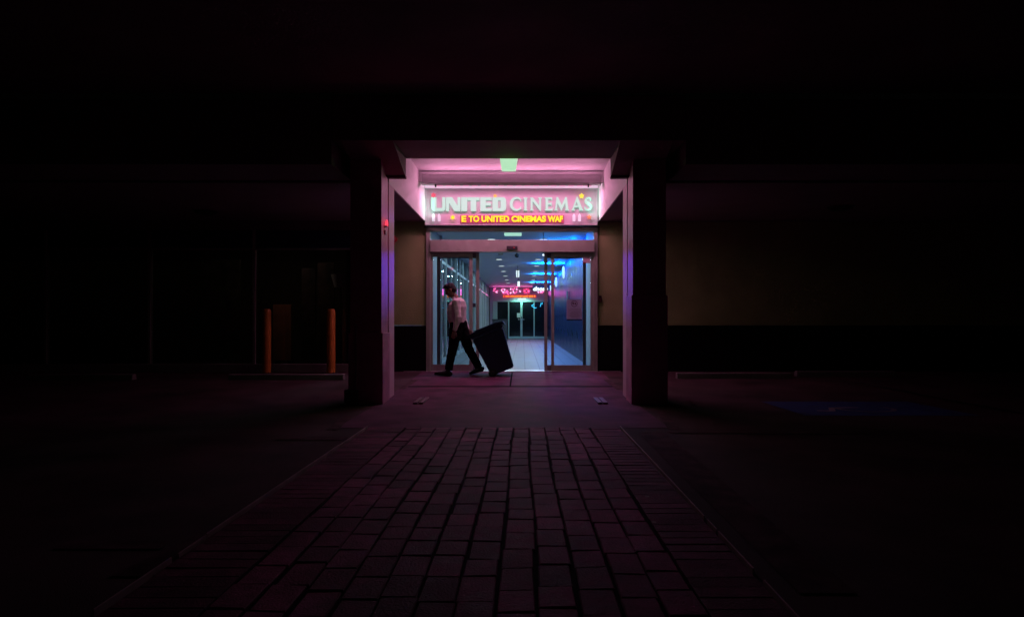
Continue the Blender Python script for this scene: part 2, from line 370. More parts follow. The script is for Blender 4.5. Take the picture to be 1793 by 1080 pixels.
# alarm light on left column, screw on right pier
r = thing('alarm_light', (XL, 9.32, 2.38), 'small glowing red light with a box on the left column', 'alarm light')
m = MB(); m.box(XL+0.001, XL+0.04, 9.28, 9.36, 2.385, 2.40, 0.003); obj('shelf',m,mat('grey_box', (0.2, 0.18, 0.22), 0.5),r); m = MB(); m.box(XL+0.001, XL+0.018, 9.28, 9.36, 2.28, 2.34, 0.004); obj('junction_box', m, mat('grey_box', (0.2, 0.18, 0.22), 0.5), r)
m = MB(); m.tube([(XL+0.027, 9.32, 2.40), (XL+0.027, 9.32, 2.45), (XL+0.027, 9.32, 2.48)], [0.018, 0.017, 0.008], seg=14); obj('lens', m, emis('red_lens', (1.0, 0.05, 0.09), 1.6), r, smooth=True)
point('alarm_glow', (XL+0.10, 9.32, 2.44), (1.0, 0.03, 0.12), 0.35, 0.03, r)

# portal crossbeam with haunches over the columns
pb = thing('portal_beam', (0, 9.1, 3.06), 'heavy concrete beam spanning the two columns above the lit entrance', 'beam')
m = MB(); m.box(-2.40, 2.05, 8.63, 9.61, 3.38, 3.95, 0.01); obj('crossbeam', m, M_ceil, pb)
m = MB(); m.poly([(8.66, 3.379), (9.60, 3.379), (9.60, 3.13), (9.50, 3.13)], -2.29, -1.634, axis='x'); obj('haunch', m, M_ceil, pb)
m = MB(); m.poly([(8.66, 3.379), (9.60, 3.379), (9.60, 3.13), (9.50, 3.13)], 1.234, 1.905, axis='x'); obj('haunch', m, M_ceil, pb)
m = MB(); m.box(-2.30, -1.625, 9.50, 9.61, 3.095, 3.128, 0.006); obj('bearing_plate', m, M_cold, pb)
m = MB(); m.box(1.225, 1.91, 9.50, 9.61, 3.095, 3.128, 0.006); obj('bearing_plate', m, M_cold, pb)
# ceilings
m = MB()
m.box(-30, 30, -6, 8.6, 3.96, 4.3)
m.box(-30, 30, 4.6, 5.4, 3.62, 3.958)       # nearer downstand beam
struct('ceiling', m, M_ceil)
m = MB()
m.box(-30, XL-0.03, 9.64, 13.28, 3.05, 3.35); m.box(XR+0.03, 30, 9.64, 13.28, 3.05, 3.35)
m.box(-30, -2.41, 8.64, 9.638, 3.08, 3.9); m.box(2.06, 30, 8.64, 9.638, 3.08, 3.9)
struct('soffit', m, M_fasc)

# lit recess over the doors: side panels, lid, shutter box
M_bright = mat('bright_plaster', (0.82, 0.80, 0.81), 0.6, noise=0.05, nscale=3, bump=0.1, bscale=25)
rc = thing('entrance_canopy', (-0.2, 11.6, 3.02), 'white plastered recessed canopy lit pink above the cinema doors', 'canopy')
m = MB(); m.box(XL-0.025, XL, 9.62, 13.27, 3.03, 3.82); obj('side_panel', m, M_bright, rc)
m = MB(); m.box(XR, XR+0.025, 9.62, 13.27, 3.03, 3.82); obj('side_panel', m, M_bright, rc)
m = MB(); m.box(XL-0.025, XR+0.025, 9.61, 13.3, 3.822, 3.92); obj('lid', m, M_white, rc)
zt, zb = sz(303.5, 12.4), sz(321.5, 12.4)
m = MB(); m.poly([(12.4, zb+0.02), (12.4, zt), (12.72, zt), (12.72, zb+0.12), (12.62, zb+0.02), (12.58, zb), (12.45, zb)], XL+0.03, XR-0.03, axis='x'); obj('shutter_box', m, M_whitep, rc)
m = MB()
m.box(XL+0.004, XR-0.004, 12.33, 12.388, zt-0.012, zt+0.02, 0.003); m.box(XL+0.004, XL+0.05, 12.36, 12.388, zb+0.01, zt-0.012, 0.003); m.box(XR-0.05, XR-0.004, 12.36, 12.388, zb+0.01, zt-0.012, 0.003)
obj('trim', m, M_bright, rc)
for xx in (763, 1030):
    m = MB(); x = sx(xx, 12.5); m.box(x-0.012, x+0.012, 12.46, 12.5, zb-0.05, zb-0.001, 0.003); obj('bracket', m, M_dkgrey, rc)

# pink led strip below the shutter box
ls = thing('led_strip', (-0.2, 12.55, zb-0.02), 'thin dashed pink light strip under the white shutter box', 'light strip')
m = MB(); m.box(sx(760, 12.5), sx(1036, 12.5), 12.52, 12.56, zb-0.012, zb-0.002); obj('rail', m, M_whitep, ls)
m = MB()
x = sx(765, 12.5)
k = 0
while x < sx(1030, 12.5):
    m = MB(); m.box(x, x+0.10, 12.515, 12.555, zb-0.022, zb-0.0125, 0.003); x += 0.16; obj('diode', m, emis('pink_diode', (1.0, 0.35, 0.6), 0.8), ls)
PINK = (1.0, 0.16, 0.42)
area('strip_light', (-0.2, 12.6, zb-0.03), (R(8), 0, 0), 3.0, 0.04, (1.0, 0.25, 0.54), 33, ls)
area('strip_uplight', (-0.2, 12.30, zb-0.06), (R(-125), 0, 0), 3.0, 0.04, (1.0, 0.34, 0.62), 13, ls)

# light tube framing the sign
SX0, SX1 = sx(745, 13.2), sx(1045.5, 13.2); SZ0, SZ1 = sz(395, 13.2), sz(330.5, 13.2)
tb = thing('light_tube', (-0.2, 13.1, SZ1), 'pale glowing tube running over the top and both sides of the cinema sign', 'light tube')
m = MB(); m.tube([(SX0-0.01, 13.16, SZ1+0.036), (SX1+0.01, 13.16, SZ1+0.036)], 0.034, seg=12); obj('top_tube', m, emis('tube_pinkwhite', (0.85, 0.60, 0.78), 0.75), tb, smooth=True)
for x in (SX0-0.02, SX1+0.02):
    m = MB(); m.tube([(x, 13.16, SZ0+0.16), (x, 13.16, SZ1)], 0.014, seg=12); obj('side_tube', m, emis('tube_mint', (0.50, 0.62, 0.56), 0.5), tb, smooth=True)
area('side_glow', (SX0+0.20, 13.02, SZ0+0.34), (0, R(90), 0), 0.34, 0.12, (0.35, 1.0, 0.75), 0.9, tb)
area('side_glow', (SX1-0.20, 13.02, SZ0+0.34), (0, R(-90), 0), 0.34, 0.12, (0.35, 1.0, 0.75), 0.9, tb)
area('top_glow', (-0.2, 13.10, SZ1+0.10), (R(-60), 0, 0), 3.0, 0.03, (1.0, 0.42, 0.74), 12, tb)

# ------------------------------------------------------------------ sign
sg = thing('cinema_sign', ((SX0+SX1)/2, 13.2, SZ0), 'pink lit signboard with pale raised letters and a yellow moving text line', 'sign')
M_board = mat('sign_board', (0.62, 0.56, 0.60), 0.5, noise=0.05, nscale=2)
m = MB(); m.box(SX0, SX1, 13.17, 13.28, SZ0, SZ1, 0.004); obj('board', m, M_board, sg)
m = MB(); f = 0.018
m.box(SX0-0.002, SX0+f, 13.135, 13.169, SZ0, SZ1, 0.003); m.box(SX1-f, SX1+0.002, 13.135, 13.169, SZ0, SZ1, 0.003)
m.box(SX0+f+.001, SX1-f-.001, 13.135, 13.169, SZ0, SZ0+f, 0.003); m.box(SX0+f+.001, SX1-f-.001, 13.135, 13.169, SZ1-f, SZ1, 0.003)
obj('sign_frame', m, M_whitep, sg)
def shape(loops, ext):
    """filled 2D outline with holes -> bmesh in (u, v) extruded by ext towards +w"""
    cu = bpy.data.curves.new('s', 'CURVE'); cu.dimensions = '2D'; cu.fill_mode = 'BOTH'; cu.extrude = ext/2
    for lp in loops:
        sp = cu.splines.new('POLY'); sp.points.add(len(lp)-1); sp.use_cyclic_u = True
        for p, q in zip(sp.points, lp): p.co = (q[0], q[1], 0, 1)
    return from_curve(cu)
def from_curve(cu):
    o = bpy.data.objects.new('s', cu); C.objects.link(o); bpy.context.view_layer.update()
    dg = bpy.context.evaluated_depsgraph_get(); me = bpy.data.meshes.new_from_object(o.evaluated_get(dg)); bm = bmesh.new(); bm.from_mesh(me)
    bpy.data.objects.remove(o); bpy.data.curves.remove(cu); bpy.data.meshes.remove(me); return bm
def stand(bm, x0, x1, z0, z1, yfront):
    """fit a (u,v,w) mesh to a world rectangle, facing -Y"""
    us = [v.co.x for v in bm.verts]; vs = [v.co.y for v in bm.verts]; ws = [v.co.z for v in bm.verts]
    a, b, c, d = min(us), max(us), min(vs), max(vs); wm = max(ws)
    for v in bm.verts:
        u = (v.co.x-a)/(b-a); q = (v.co.y-c)/(d-c); v.co = Vector((x0+u*(x1-x0), yfront+(wm-v.co.z), z0+q*(z1-z0)))
    bmesh.ops.recalc_face_normals(bm, faces=bm.faces[:]); m = MB(); m.bm.free(); m.bm = bm; return m
def text_bm(s, bold=0.0, ext=0.02, shear=0.0):
    cu = bpy.data.curves.new('t', 'FONT'); cu.body = s; cu.extrude = ext; cu.offset = bold; cu.shear = shear; return from_curve(cu)
def arc(cx, cy, rx, ry, a0, a1, n=10): return [(cx+rx*math.cos(R(a0+(a1-a0)*i/n)), cy+ry*math.sin(R(a0+(a1-a0)*i/n))) for i in range(n+1)]
H = 24.0
L_ = {}
# heavy extended sans, units ~ pixels of a 24 high cap
L_['U'] = [[(0, 24), (9, 24), (9, 6.5)]+arc(10.5, 6.5, 1.5, 1.5, 180, 270, 3)[1:]+[(18.5, 5)]+arc(18.5, 6.5, 1.5, 1.5, 270, 360, 3)[1:]+[(20, 24), (25, 24), (25, 5)]+arc(20, 5, 5, 5, 0, -90, 6)[1:]+[(5, 0)]+arc(5, 5, 5, 5, 270, 180, 6)[1:]]
L_['N'] = [[(0, 0), (0, 24), (11, 24), (20.5, 9), (20.5, 24), (25, 24), (25, 0), (14.5, 0), (5, 15), (5, 0)]]
L_['I'] = [[(0, 0), (0, 24), (10, 24), (10, 0)]]
L_['T'] = [[(0, 24), (21, 24), (21, 19), (15.3, 19), (15.3, 0), (5.7, 0), (5.7, 19), (0, 19)]]
L_['E'] = [[(0, 0), (0, 24), (20, 24), (20, 19.5), (9.5, 19.5), (9.5, 14.5), (18.5, 14.5), (18.5, 10), (9.5, 10), (9.5, 4.6), (20, 4.6), (20, 0)]]
L_['D'] = [[(0, 0), (0, 24), (18, 24)]+arc(18, 18, 6, 6, 90, 0, 6)[1:]+[(24, 6)]+arc(18, 6, 6, 6, 0, -90, 6)[1:], [(9.5, 4.8), (9.5, 19.2), (13.5, 19.2), (14.5, 18.2), (14.5, 5.8), (13.5, 4.8)]]
# flared roman
S2 = {}
S2['C'] = [arc(12, 12, 12, 12.6, 42, 318, 26)+[(21, 7.6), (20, 7.2)]+arc(13.4, 12, 8.2, 9.8, 312, 48, 20)+[(20, 17), (21.2, 16.2)]]
S2['I'] = [[(0, 0), (0, 0.8), (1.6, 2.2), (1.6, 21.8), (0, 23.2), (0, 24), (7.6, 24), (7.6, 23.2), (6, 21.8), (6, 2.2), (7.6, 0.8), (7.6, 0)]]
S2['N'] = [[(0, 0), (0, .8), (1.4, 2.2), (1.4, 21.6), (0, 24), (5.5, 24), (17, 8.5), (17, 22), (15.2, 23.3), (15.2, 24), (22, 24), (22, 23.3), (20.4, 22), (20.4, -0.6), (18.6, -0.6), (4.8, 17.5), (4.8, 2.2), (6.4, .8), (6.4, 0)]]
S2['E'] = [[(0, 0), (0, .8), (1.5, 2), (1.5, 22), (0, 23.2), (0, 24), (13.5, 24), (13.9, 19.3), (13, 19.3), (11.4, 21.6), (6.2, 21.6), (6.2, 13.6), (10.4, 13.6), (12, 15.6), (12.6, 15.6), (12.6, 9), (12, 9), (10.4, 11.2), (6.2, 11.2), (6.2, 2.6), (12.4, 2.6), (14.6, 5.4), (15.3, 5.4), (14.4, 0)]]
S2['M'] = [[(0, 0), (0, .7), (1.8, 2), (4.2, 24), (7.4, 24), (14.2, 9.2), (21, 24), (24, 24), (27, 2), (28.5, .7), (28.5, 0), (20.6, 0), (20.6, .7), (22.2, 2), (20.8, 14), (14.2, -0.3), (13.2, -0.3), (6.2, 14), (5, 2), (6.6, .7), (6.6, 0)]]
S2['A'] = [[(0, 0), (0, .8), (1.8, 2.2), (10.8, 24.8), (12.2, 24.8), (22, 2.2), (23.6, .8), (23.6, 0), (14.6, 0), (14.6, .8), (16.2, 2.2), (14.6, 6), (6.6, 6), (5.2, 2.2), (6.8, .8), (6.8, 0)], [(7.5, 8.4), (13.6, 8.4), (10.5, 16.2)]]
S2['S'] = [[(13.6, 22.6), (13.2, 17.6), (12.2, 17.6), (10.6, 20.6), (8.2, 21.9), (5.6, 21.3), (4.8, 19.4), (5.4, 17.4), (9, 14.8), (13.4, 11.8), (15.4, 8.6), (15.2, 4.6), (13, 1.6), (9, -0.4), (4.4, -0.2), (0.6, 1.4), (0.2, 7), (1.2, 7), (3, 3.8), (6.2, 2), (9.6, 2.6), (10.8, 5), (9.8, 7.4), (5.6, 10.2), (2, 12.8), (0.4, 16.2), (0.8, 20), (3.4, 23.4), (7.6, 24.6), (11, 24)]]
M_let = mat('letter_face', (0.12, 0.22, 0.18), 0.5, emit=(0.43, 0.70, 0.58), estr=0.95)
YB = 13.168
for ch, a, b in (('U', 755.6, 779.7), ('N', 781.5, 806), ('I', 808, 818), ('T', 818.8, 839.5), ('E', 841.3, 860.8), ('D', 862.6, 886.2)):
    obj('letter', stand(shape(L_[ch], 0.05), sx(a, 13.15), sx(b, 13.15), sz(370, 13.15), sz(346.3, 13.15), 13.10), M_let, sg)
for ch, a, b, t_, bt in (('C', 892.6, 912.8, 345.8, 369.6), ('I', 916.6, 923.6, 346.8, 369), ('N', 928, 948.8, 346.8, 369.4), ('E', 953.8, 968.2, 346.6, 369), ('M', 970.4, 996.4, 346, 369.2), ('A', 1000.2, 1021, 345.2, 369), ('S', 1023.2, 1036.8, 345.8, 369.6)):
    obj('letter', stand(shape(S2[ch], 0.05), sx(a, 13.15), sx(b, 13.15), sz(bt, 13.15), sz(t_, 13.15), 13.10), M_let, sg)
# moving text line
dp = MB(); dp.box(sx(806, 13.16), sx(987.5, 13.16), 13.150, 13.166, sz(390.6, 13.15), sz(376.6, 13.15), 0.002); obj('text_display', dp, mat('display_red', (0.38, 0.10, 0.18), 0.5, emit=(0.75, 0.03, 0.12), estr=0.16), sg)
M_led = emis('led_yellow', (0.95, 0.78, 0.02), 0.95)
for s_, a, b, bd in (('E', 808.2, 816.4, .035), ('TO', 820.6, 839, .035), ('UNITED', 843, 891.6, .04), ('CINEMAS', 895.4, 956, .05), ('WAF', 959, 985.6, .05)):
    o = obj('led_word', stand(text_bm(s_, bd), sx(a, 13.15), sx(b, 13.15), sz(388.8, 13.15), sz(378, 13.15), 13.135), M_led, sg)
def star(cx, cy, r, m_, name='star', n=5, inner=0.48, D=13.12, rot=90):
    pts = []
    for k in range(2*n):
        rr = r if k % 2 == 0 else r*inner; a = R(rot+k*180/n); pts.append((rr*math.cos(a), rr*math.sin(a)))
    s_ = D/F
    bm_ = shape([pts], 0.03); x, z = sx(cx, D), sz(cy, D)
    for v in bm_.verts: v.co = Vector((x+v.co.x*s_, D-0.02-v.co.z, z+v.co.y*s_))
    mm = MB(); mm.bm.free(); mm.bm = bm_; return obj(name, mm, m_, sg)
star(759.2, 342.4, 4.6, emis('star_red', (0.75, 0.10, 0.16), 0.7), n=6, inner=0.7)
star(867, 343.6, 3.6, emis('star_amber', (0.85, 0.50, 0.08), 0.8), inner=0.6)
star(1018.2, 343.6, 5.0, emis('star_yellow', (0.85, 0.80, 0.05), 0.9), inner=0.6)
star(1031.4, 380.8, 5.2, mat('star_orange', (0.65, 0.22, 0.10), 0.5, emit=(0.5, 0.12, 0.05), estr=0.35))
star(793, 381, 4.6, M_led, n=6, inner=0.5)
M_pale = mat('pale_glow', (0.6, 0.62, 0.66), 0.4, emit=(0.5, 0.62, 0.66), estr=0.62)
for cx in (759.2, 769.1, 1004.8, 1014.6):
    D = 13.12; pts = [(-2.1, -6.8), (2.1, -6.8), (2.5, -5.5), (2.4, 3.6), (1.2, 5.0), (0, 7.2), (-1.2, 5.0), (-2.4, 3.6), (-2.5, -5.5)]
    bm_ = shape([pts], 0.03); x, z = sx(cx, D), sz(381, D)
    for v in bm_.verts: v.co = Vector((x+v.co.x*D/F, D-0.02-v.co.z, z+v.co.y*D/F))
    mm = MB(); mm.bm.free(); mm.bm = bm_; obj('candle_shape', mm, M_pale, sg)

# green tinted ceiling light behind the portal beam
fl = thing('ceiling_light', (sx(890.5, 10.1), 10.1, 3.82), 'pale green glowing box light hanging above the sign', 'ceiling light')
x0, x1 = sx(875, 10.1), sx(906.5, 10.1); zt_, zb_ = sz(276, 10.1), sz(299, 10.1)
m = MB(); t = bmesh.new()
lo_ = [t.verts.new(p) for p in ((x0+.03, 10.03, zb_), (x1-.03, 10.03, zb_), (x1-.03, 10.17, zb_), (x0+.03, 10.17, zb_))]
hi_ = [t.verts.new(p) for p in ((x0, 10.0, zt_), (x1, 10.0, zt_), (x1, 10.2, zt_), (x0, 10.2, zt_))]
t.faces.new(lo_[::-1]); t.faces.new(hi_)
for k in range(4): t.faces.new((lo_[k], lo_[(k+1) % 4], hi_[(k+1) % 4], hi_[k]))
m.add(t); df = obj('diffuser', m, emis('green_diffuser', (0.56, 0.95, 0.62), 0.82), fl); bv = df.modifiers.new('b', 'BEVEL'); bv.width = 0.008; bv.segments = 2
m = MB(); m.box(x0-0.01, x1+0.01, 9.99, 10.21, zt_+.001, zt_+0.05, 0.006); m.box(-0.23, -0.19, 10.08, 10.12, zt_+0.05, 3.82); obj('housing', m, M_whitep, fl)
area('green_light', ((x0+x1)/2, 10.1, zb_-0.01), (0, 0, 0), 0.2, 0.12, (0.55, 1.0, 0.35), 3, fl)
area('green_light_front', ((x0+x1)/2, 9.97, 3.34), (R(-102), 0, 0), 0.22, 0.03, (0.25, 1.0, 0.05), 0.5, fl)

# ------------------------------------------------------------------ front walls
def wall(name, x0, x1, lab, grp=None):
    r = thing(name, ((x0+x1)/2, DW, gz(DW)), lab, 'wall', grp)
    m = MB(); m.box(x0, x1, DW, DW+0.12, sz(569.5, DW), 3.04); obj('render_panel', m, M_tan, r)
    m = MB(); m.box(x0, x1, DW-0.02, DW+0.12, gz(DW)-0.12, sz(570, DW), 0.004); obj('dado', m, M_dado, r)
    return r
XD0, XD1 = sx(746.5, DW), sx(1046, DW)
wall('wall', -2.75, XD0, 'narrow tan wall with black dado left of the sliding doors')
wall('wall', XD1, 12.0, 'long tan wall with black dado running right from the sliding doors')
# fascia closing above the doors behind the sign
m = MB(); m.box(-2.75, 12, DW+0.01, DW+0.12, 3.05, 3.9); tag(obj('fascia', m, M_white), 'white plaster fascia behind the cinema sign', 'fascia')
# card reader
r = thing('card_reader', (sx(1050.5, DW), DW-0.02, 1.5), 'small dark card reader on the tan wall right of the doors', 'card reader')
m = MB(); m.box(sx(1047.8, DW), sx(1053.2, DW), DW-0.035, DW-0.001, sz(528.5, DW), sz(517.5, DW), 0.004); obj('case', m, mat('reader_case', (0.05, 0.01, 0.015), 0.4), r)
m = MB(); m.box(sx(1049, DW), sx(1052, DW), DW-0.039, DW-0.0355, sz(521, DW), sz(519, DW), 0.001); obj('window', m, M_dglass, r)
# red alarm bell half hidden behind left column
r = thing('alarm_bell', (sx(689, DW), DW, sz(420, DW)), 'small red alarm bell on the wall, half hidden by the left column', 'alarm bell')
m = MB(); X_, Z_ = sx(689, DW), sz(419, DW); m.tube([(X_, DW-0.002, Z_), (X_, DW-0.03, Z_), (X_, DW-0.06, Z_)], [0.075, 0.07, 0.03], seg=24); obj('gong', m, M_red, r)
m = MB(); m.box(X_-.03, X_+.03, DW-0.025, DW-0.001, Z_-0.11, Z_-0.075, .003); obj('backplate', m, M_red, r)

# ------------------------------------------------------------------ sliding door set
ZT = gz(DW)
ds = thing('sliding_door_set', ((XD0+XD1)/2, DW, ZT), 'double sliding glass doors standing open in a pinkish metal frame', 'sliding door')
def fr(name, px0, px1, py0, py1, y0, y1, m_, par=ds, bev=0.004):
    D = y0; z0, z1 = sz(py1, D), sz(py0, D)
    m = MB(); m.box(sx(px0, D), sx(px1, D), y0, y1, z0, z1, bev); return obj(name, m, m_, par)
fr('head_frame', 746, 1046.5, 398.5, 405, DW-0.06, DW+0.10, M_frame)
fr('header_box', 753, 1041, 420, 441, DW-0.10, DW+0.14, M_frame)
fr('side_frame', 746, 753, 405, 651, DW-0.05, DW+0.10, M_frame)
fr('side_frame', 1040, 1046.5, 405, 651, DW-0.05, DW+0.10, M_frame)
fr('shadow_gap', 742, 1050, 396.3, 398.3, DW-0.07, DW+0.10, M_dkgrey)
fr('transom_pane', 753.3, 1039.7, 405.3, 419.7, DW+0.0, DW+0.012, M_glass, bev=0)
m = MB(); m.box(XD0+0.02, XD1-0.02, DW-0.10, DW+0.26, ZT-0.02, ZT+0.012, 0.004); obj('floor_track', m, M_alu, ds)
# fixed front leaves / sliding rear leaves
def leaf(name, l, r_, stl, str_, top, bot, y0, m_, lab, thk=0.035):
    p = MB(); D = y0
    a, b = sx(l, D), sx(r_, D); z1, z0 = sz(441.5, D), sz(649.5, D); zt_, zb_ = sz(top, D), sz(bot, D)
    p.box(a, sx(stl, D), y0, y0+thk, z0, z1, 0.003); p.box(sx(str_, D), b, y0, y0+thk, z0, z1, 0.003)
    p.box(sx(stl, D)+.001, sx(str_, D)-.001, y0+.001, y0+thk-.001, zt_, z1-.001, 0.003); p.box(sx(stl, D)+.001, sx(str_, D)-.001, y0+.001, y0+thk-.001, z0+.001, zb_, 0.003)
    o = obj(name, p, m_, ds); o['label'] = lab
    q = MB(); q.box(sx(stl, D)+.002, sx(str_, D)-.002, y0+thk/2-.004, y0+thk/2+.004, zb_+.001, zt_-.001); obj('pane', q, M_glass, o)
    return o
l1 = leaf('fixed_leaf', 753.3, 827.5, 758, 821.5, 450, 638, DW-0.02, M_frame, 'left fixed leaf')
l2 = leaf('fixed_leaf', 965, 1039.7, 970.3, 1034, 450, 639, DW-0.02, M_frame, 'right fixed leaf')
l3 = leaf('sliding_leaf', 765, 839, 771, 833.5, 452, 638, DW+0.09, M_framed, 'left sliding leaf pushed open')
l4 = leaf('sliding_leaf', 953, 1026, 958.3, 1020.6, 452, 639, DW+0.09, M_framed, 'right sliding leaf pushed open')
for (p, a, b, y) in ((l3, 833.6, 839.1, DW+0.088), (l4, 952.9, 958.4, DW+0.088)):
    o = fr('edge_cap', a, b, 442, 649, y-0.004, y, M_frame, p, 0.001)
# sensor, stickers, notice
r = thing('door_sensor', (sx(896.5, 13.19), 13.19, sz(436, 13.19)), 'small dark motion sensor on the door header', 'sensor')
m = MB(); m.box(sx(887, 13.17), sx(906, 13.17), 13.165, 13.198, sz(436.4, 13.17), sz(430.6, 13.17), 0.005); obj('case', m, M_dkgrey, r)
m = MB(); m.ball((sx(900, 13.16), 13.163, sz(433.6, 13.16)), 0.007); obj('indicator', m, emis('red_indicator', (1, 0.05, 0.05), 0.8), r, smooth=True)
nr = thing('notice', (sx(1006, 13.24), 13.24, sz(561, 13.24)), 'grey printed notice with a round pictogram on the right door', 'notice')
Yn = 13.27
m = MB(); m.box(sx(992, Yn), sx(1019, Yn), Yn, Yn+0.004, sz(558.5, Yn), sz(524.5, Yn)); obj('sheet', m, mat('notice_paper', (0.36, 0.47, 0.60), 0.5, noise=0.05, nscale=4), nr)
M_ink = mat('dark_ink', (0.05, 0.03, 0.06), 0.6)
m = MB(); cxn, czn = sx(1005.5, Yn), sz(531.5, Yn); R1 = 0.062
pts = []
t = bmesh.new(); N = 36
A = [t.verts.new((cxn+R1*math.cos(2*math.pi*k/N), Yn-0.002, czn+R1*math.sin(2*math.pi*k/N))) for k in range(N)]
B = [t.verts.new((cxn+(R1-.010)*math.cos(2*math.pi*k/N), Yn-0.002, czn+(R1-.010)*math.sin(2*math.pi*k/N))) for k in range(N)]
for k in range(N): t.faces.new((A[k], B[k], B[(k+1) % N], A[(k+1) % N]))
m.add(t); m.poly([(cxn-.035, czn-.012), (cxn-.038, czn+.022), (cxn-.02, czn+.03), (cxn-.006, czn+.012), (cxn-.014, czn-.022)], Yn-.003, Yn-.001)
m.poly([(cxn+.004, czn-.014), (cxn+.012, czn+.024), (cxn+.036, czn+.006), (cxn+.034, czn-.02)], Yn-.003, Yn-.001)
obj('pictogram', m, M_ink, nr)
m = MB()
for (yy, a, b) in ((541, 994, 1016.5), (543.3, 996, 1016.5), (546, 1000, 1016), (548, 998, 1012), (550, 998, 1014), (552.3, 997, 1015), (554.5, 1000, 1011)): m.box(sx(a, Yn), sx(b, Yn), Yn-.002, Yn-.0005, sz(yy+.45, Yn), sz(yy, Yn))
obj('print', m, mat('grey_ink', (0.22, 0.18, 0.25), 0.6), nr)
m = MB(); m.box(sx(992, Yn), sx(1019, Yn), Yn, Yn+0.02, sz(561, Yn), sz(559, Yn), 0.002); obj('lower_rail', m, M_black, nr)
st = thing('door_sticker', (sx(1027, Yn), Yn, sz(460, Yn)), 'small pale sticker with a red lower edge on the right door', 'sticker')
m = MB(); m.box(sx(1021, Yn), sx(1033.6, Yn), Yn-.001, Yn+.003, sz(459, Yn), sz(449.5, Yn)); obj('sheet', m, mat('sticker_white', (0.65, 0.58, 0.6), 0.5), st)
m = MB(); m.box(sx(1021, Yn), sx(1033.6, Yn), Yn-.001, Yn+.003, sz(460.6, Yn), sz(459.1, Yn)); obj('stripe', m, M_red, st)
ls2 = thing('lock_plate', (sx(829.5, 13.3), 13.26, sz(538, 13.3)), 'small dark sticker on the left door glass', 'sticker')
m = MB(); m.box(sx(827.8, 13.3), sx(832.8, 13.3), 13.29, 13.294, sz(537.6, 13.3), sz(531, 13.3)); obj('sheet', m, mat('sticker_dark', (0.02, 0.03, 0.05), 0.5), ls2)

# ------------------------------------------------------------------ corridor
CE = 3.05; CY0, CY1 = 13.46, 39.0; CL, CR = -1.88, 1.43
def tile_mat(name, base, joint, w_, h_, rough, off=(0, 0)):
    m = bpy.data.materials.new(name); m.use_nodes = True; n = m.node_tree; L = n.links; p = n.nodes['Principled BSDF']
    tc = n.nodes.new('ShaderNodeTexCoord'); mp = n.nodes.new('ShaderNodeMapping'); mp.inputs['Location'].default_value = (off[0], off[1], 0)
    bt = n.nodes.new('ShaderNodeTexBrick'); bt.offset = 0; bt.inputs['Scale'].default_value = 1; bt.inputs['Brick Width'].default_value = w_; bt.inputs['Row Height'].default_value = h_
    bt.inputs['Mortar Size'].default_value = 0.011; bt.inputs['Color1'].default_value = (*base, 1); bt.inputs['Color2'].default_value = (*[c*0.9 for c in base], 1); bt.inputs['Mortar'].default_value = (*joint, 1)
    L.new(tc.outputs['Object'], mp.inputs[0]); L.new(mp.outputs[0], bt.inputs['Vector']); L.new(bt.outputs['Color'], p.inputs['Base Color']); p.inputs['Roughness'].default_value = rough
    no = n.nodes.new('ShaderNodeTexNoise'); no.inputs['Scale'].default_value = 2.5; L.new(tc.outputs['Object'], no.inputs['Vector'])
    mr = n.nodes.new('ShaderNodeMapRange'); mr.inputs['To Min'].default_value = rough-.08; mr.inputs['To Max'].default_value = rough+.12; L.new(no.outputs['Fac'], mr.inputs[0]); L.new(mr.outputs[0], p.inputs['Roughness'])
    return m
M_tile = tile_mat('floor_tile', (0.20, 0.20, 0.225), (0.05, 0.05, 0.06), 0.30, 0.60, 0.45)
m = MB(); m.box(-4.2, 1.9, 13.57, CY1+0.3, 0.03, ZF); struct('corridor_floor', m, M_tile)
m = MB(); m.box(-4.2, 1.9, CY0, CY1+0.3, CE, CE+0.2); struct('corridor_ceiling', m, mat('corridor_ceiling_paint', (0.75, 0.78, 0.78), 0.55, noise=0.03, nscale=1.5))
# right wall: pale pilaster then dark glossy panels
M_gloss = mat('dark_gloss_panel', (0.020, 0.034, 0.105), 0.30, spec=0.02, noise=0.25, nscale=2.2, bump=0.05, bscale=9)
rw = thing('corridor_wall', (CR, 26, ZF), 'dark blue glossy panelled wall on the right of the corridor', 'wall')
y = 15.35
while y < CY1:
    y1 = min(y+1.8, CY1); m = MB(); m.box(CR, CR+0.1, y+0.006, y1-0.006, ZF, CE-0.002, 0.004); obj('wall_panel', m, M_gloss, rw); y += 1.8
m = MB(); m.box(CR-0.004, CR+0.12, CY0+0.1, 15.34, ZF, CE-0.002, 0.004); obj('pale_pilaster', m, mat('pale_paint', (0.55, 0.58, 0.6), 0.5, noise=0.05, nscale=3), rw)
m = MB(); m.box(CR+0.11, CR+0.3, CY0-0.02, CY1, ZF-0.05, CE+0.05); obj('backing', m, M_dado, rw)
m = MB(); m.tube([(CR-0.04, 21.2, 1.25), (CR-0.04, 21.2, 2.05)], 0.03, seg=10); obj('rail_post', m, M_alu, rw)
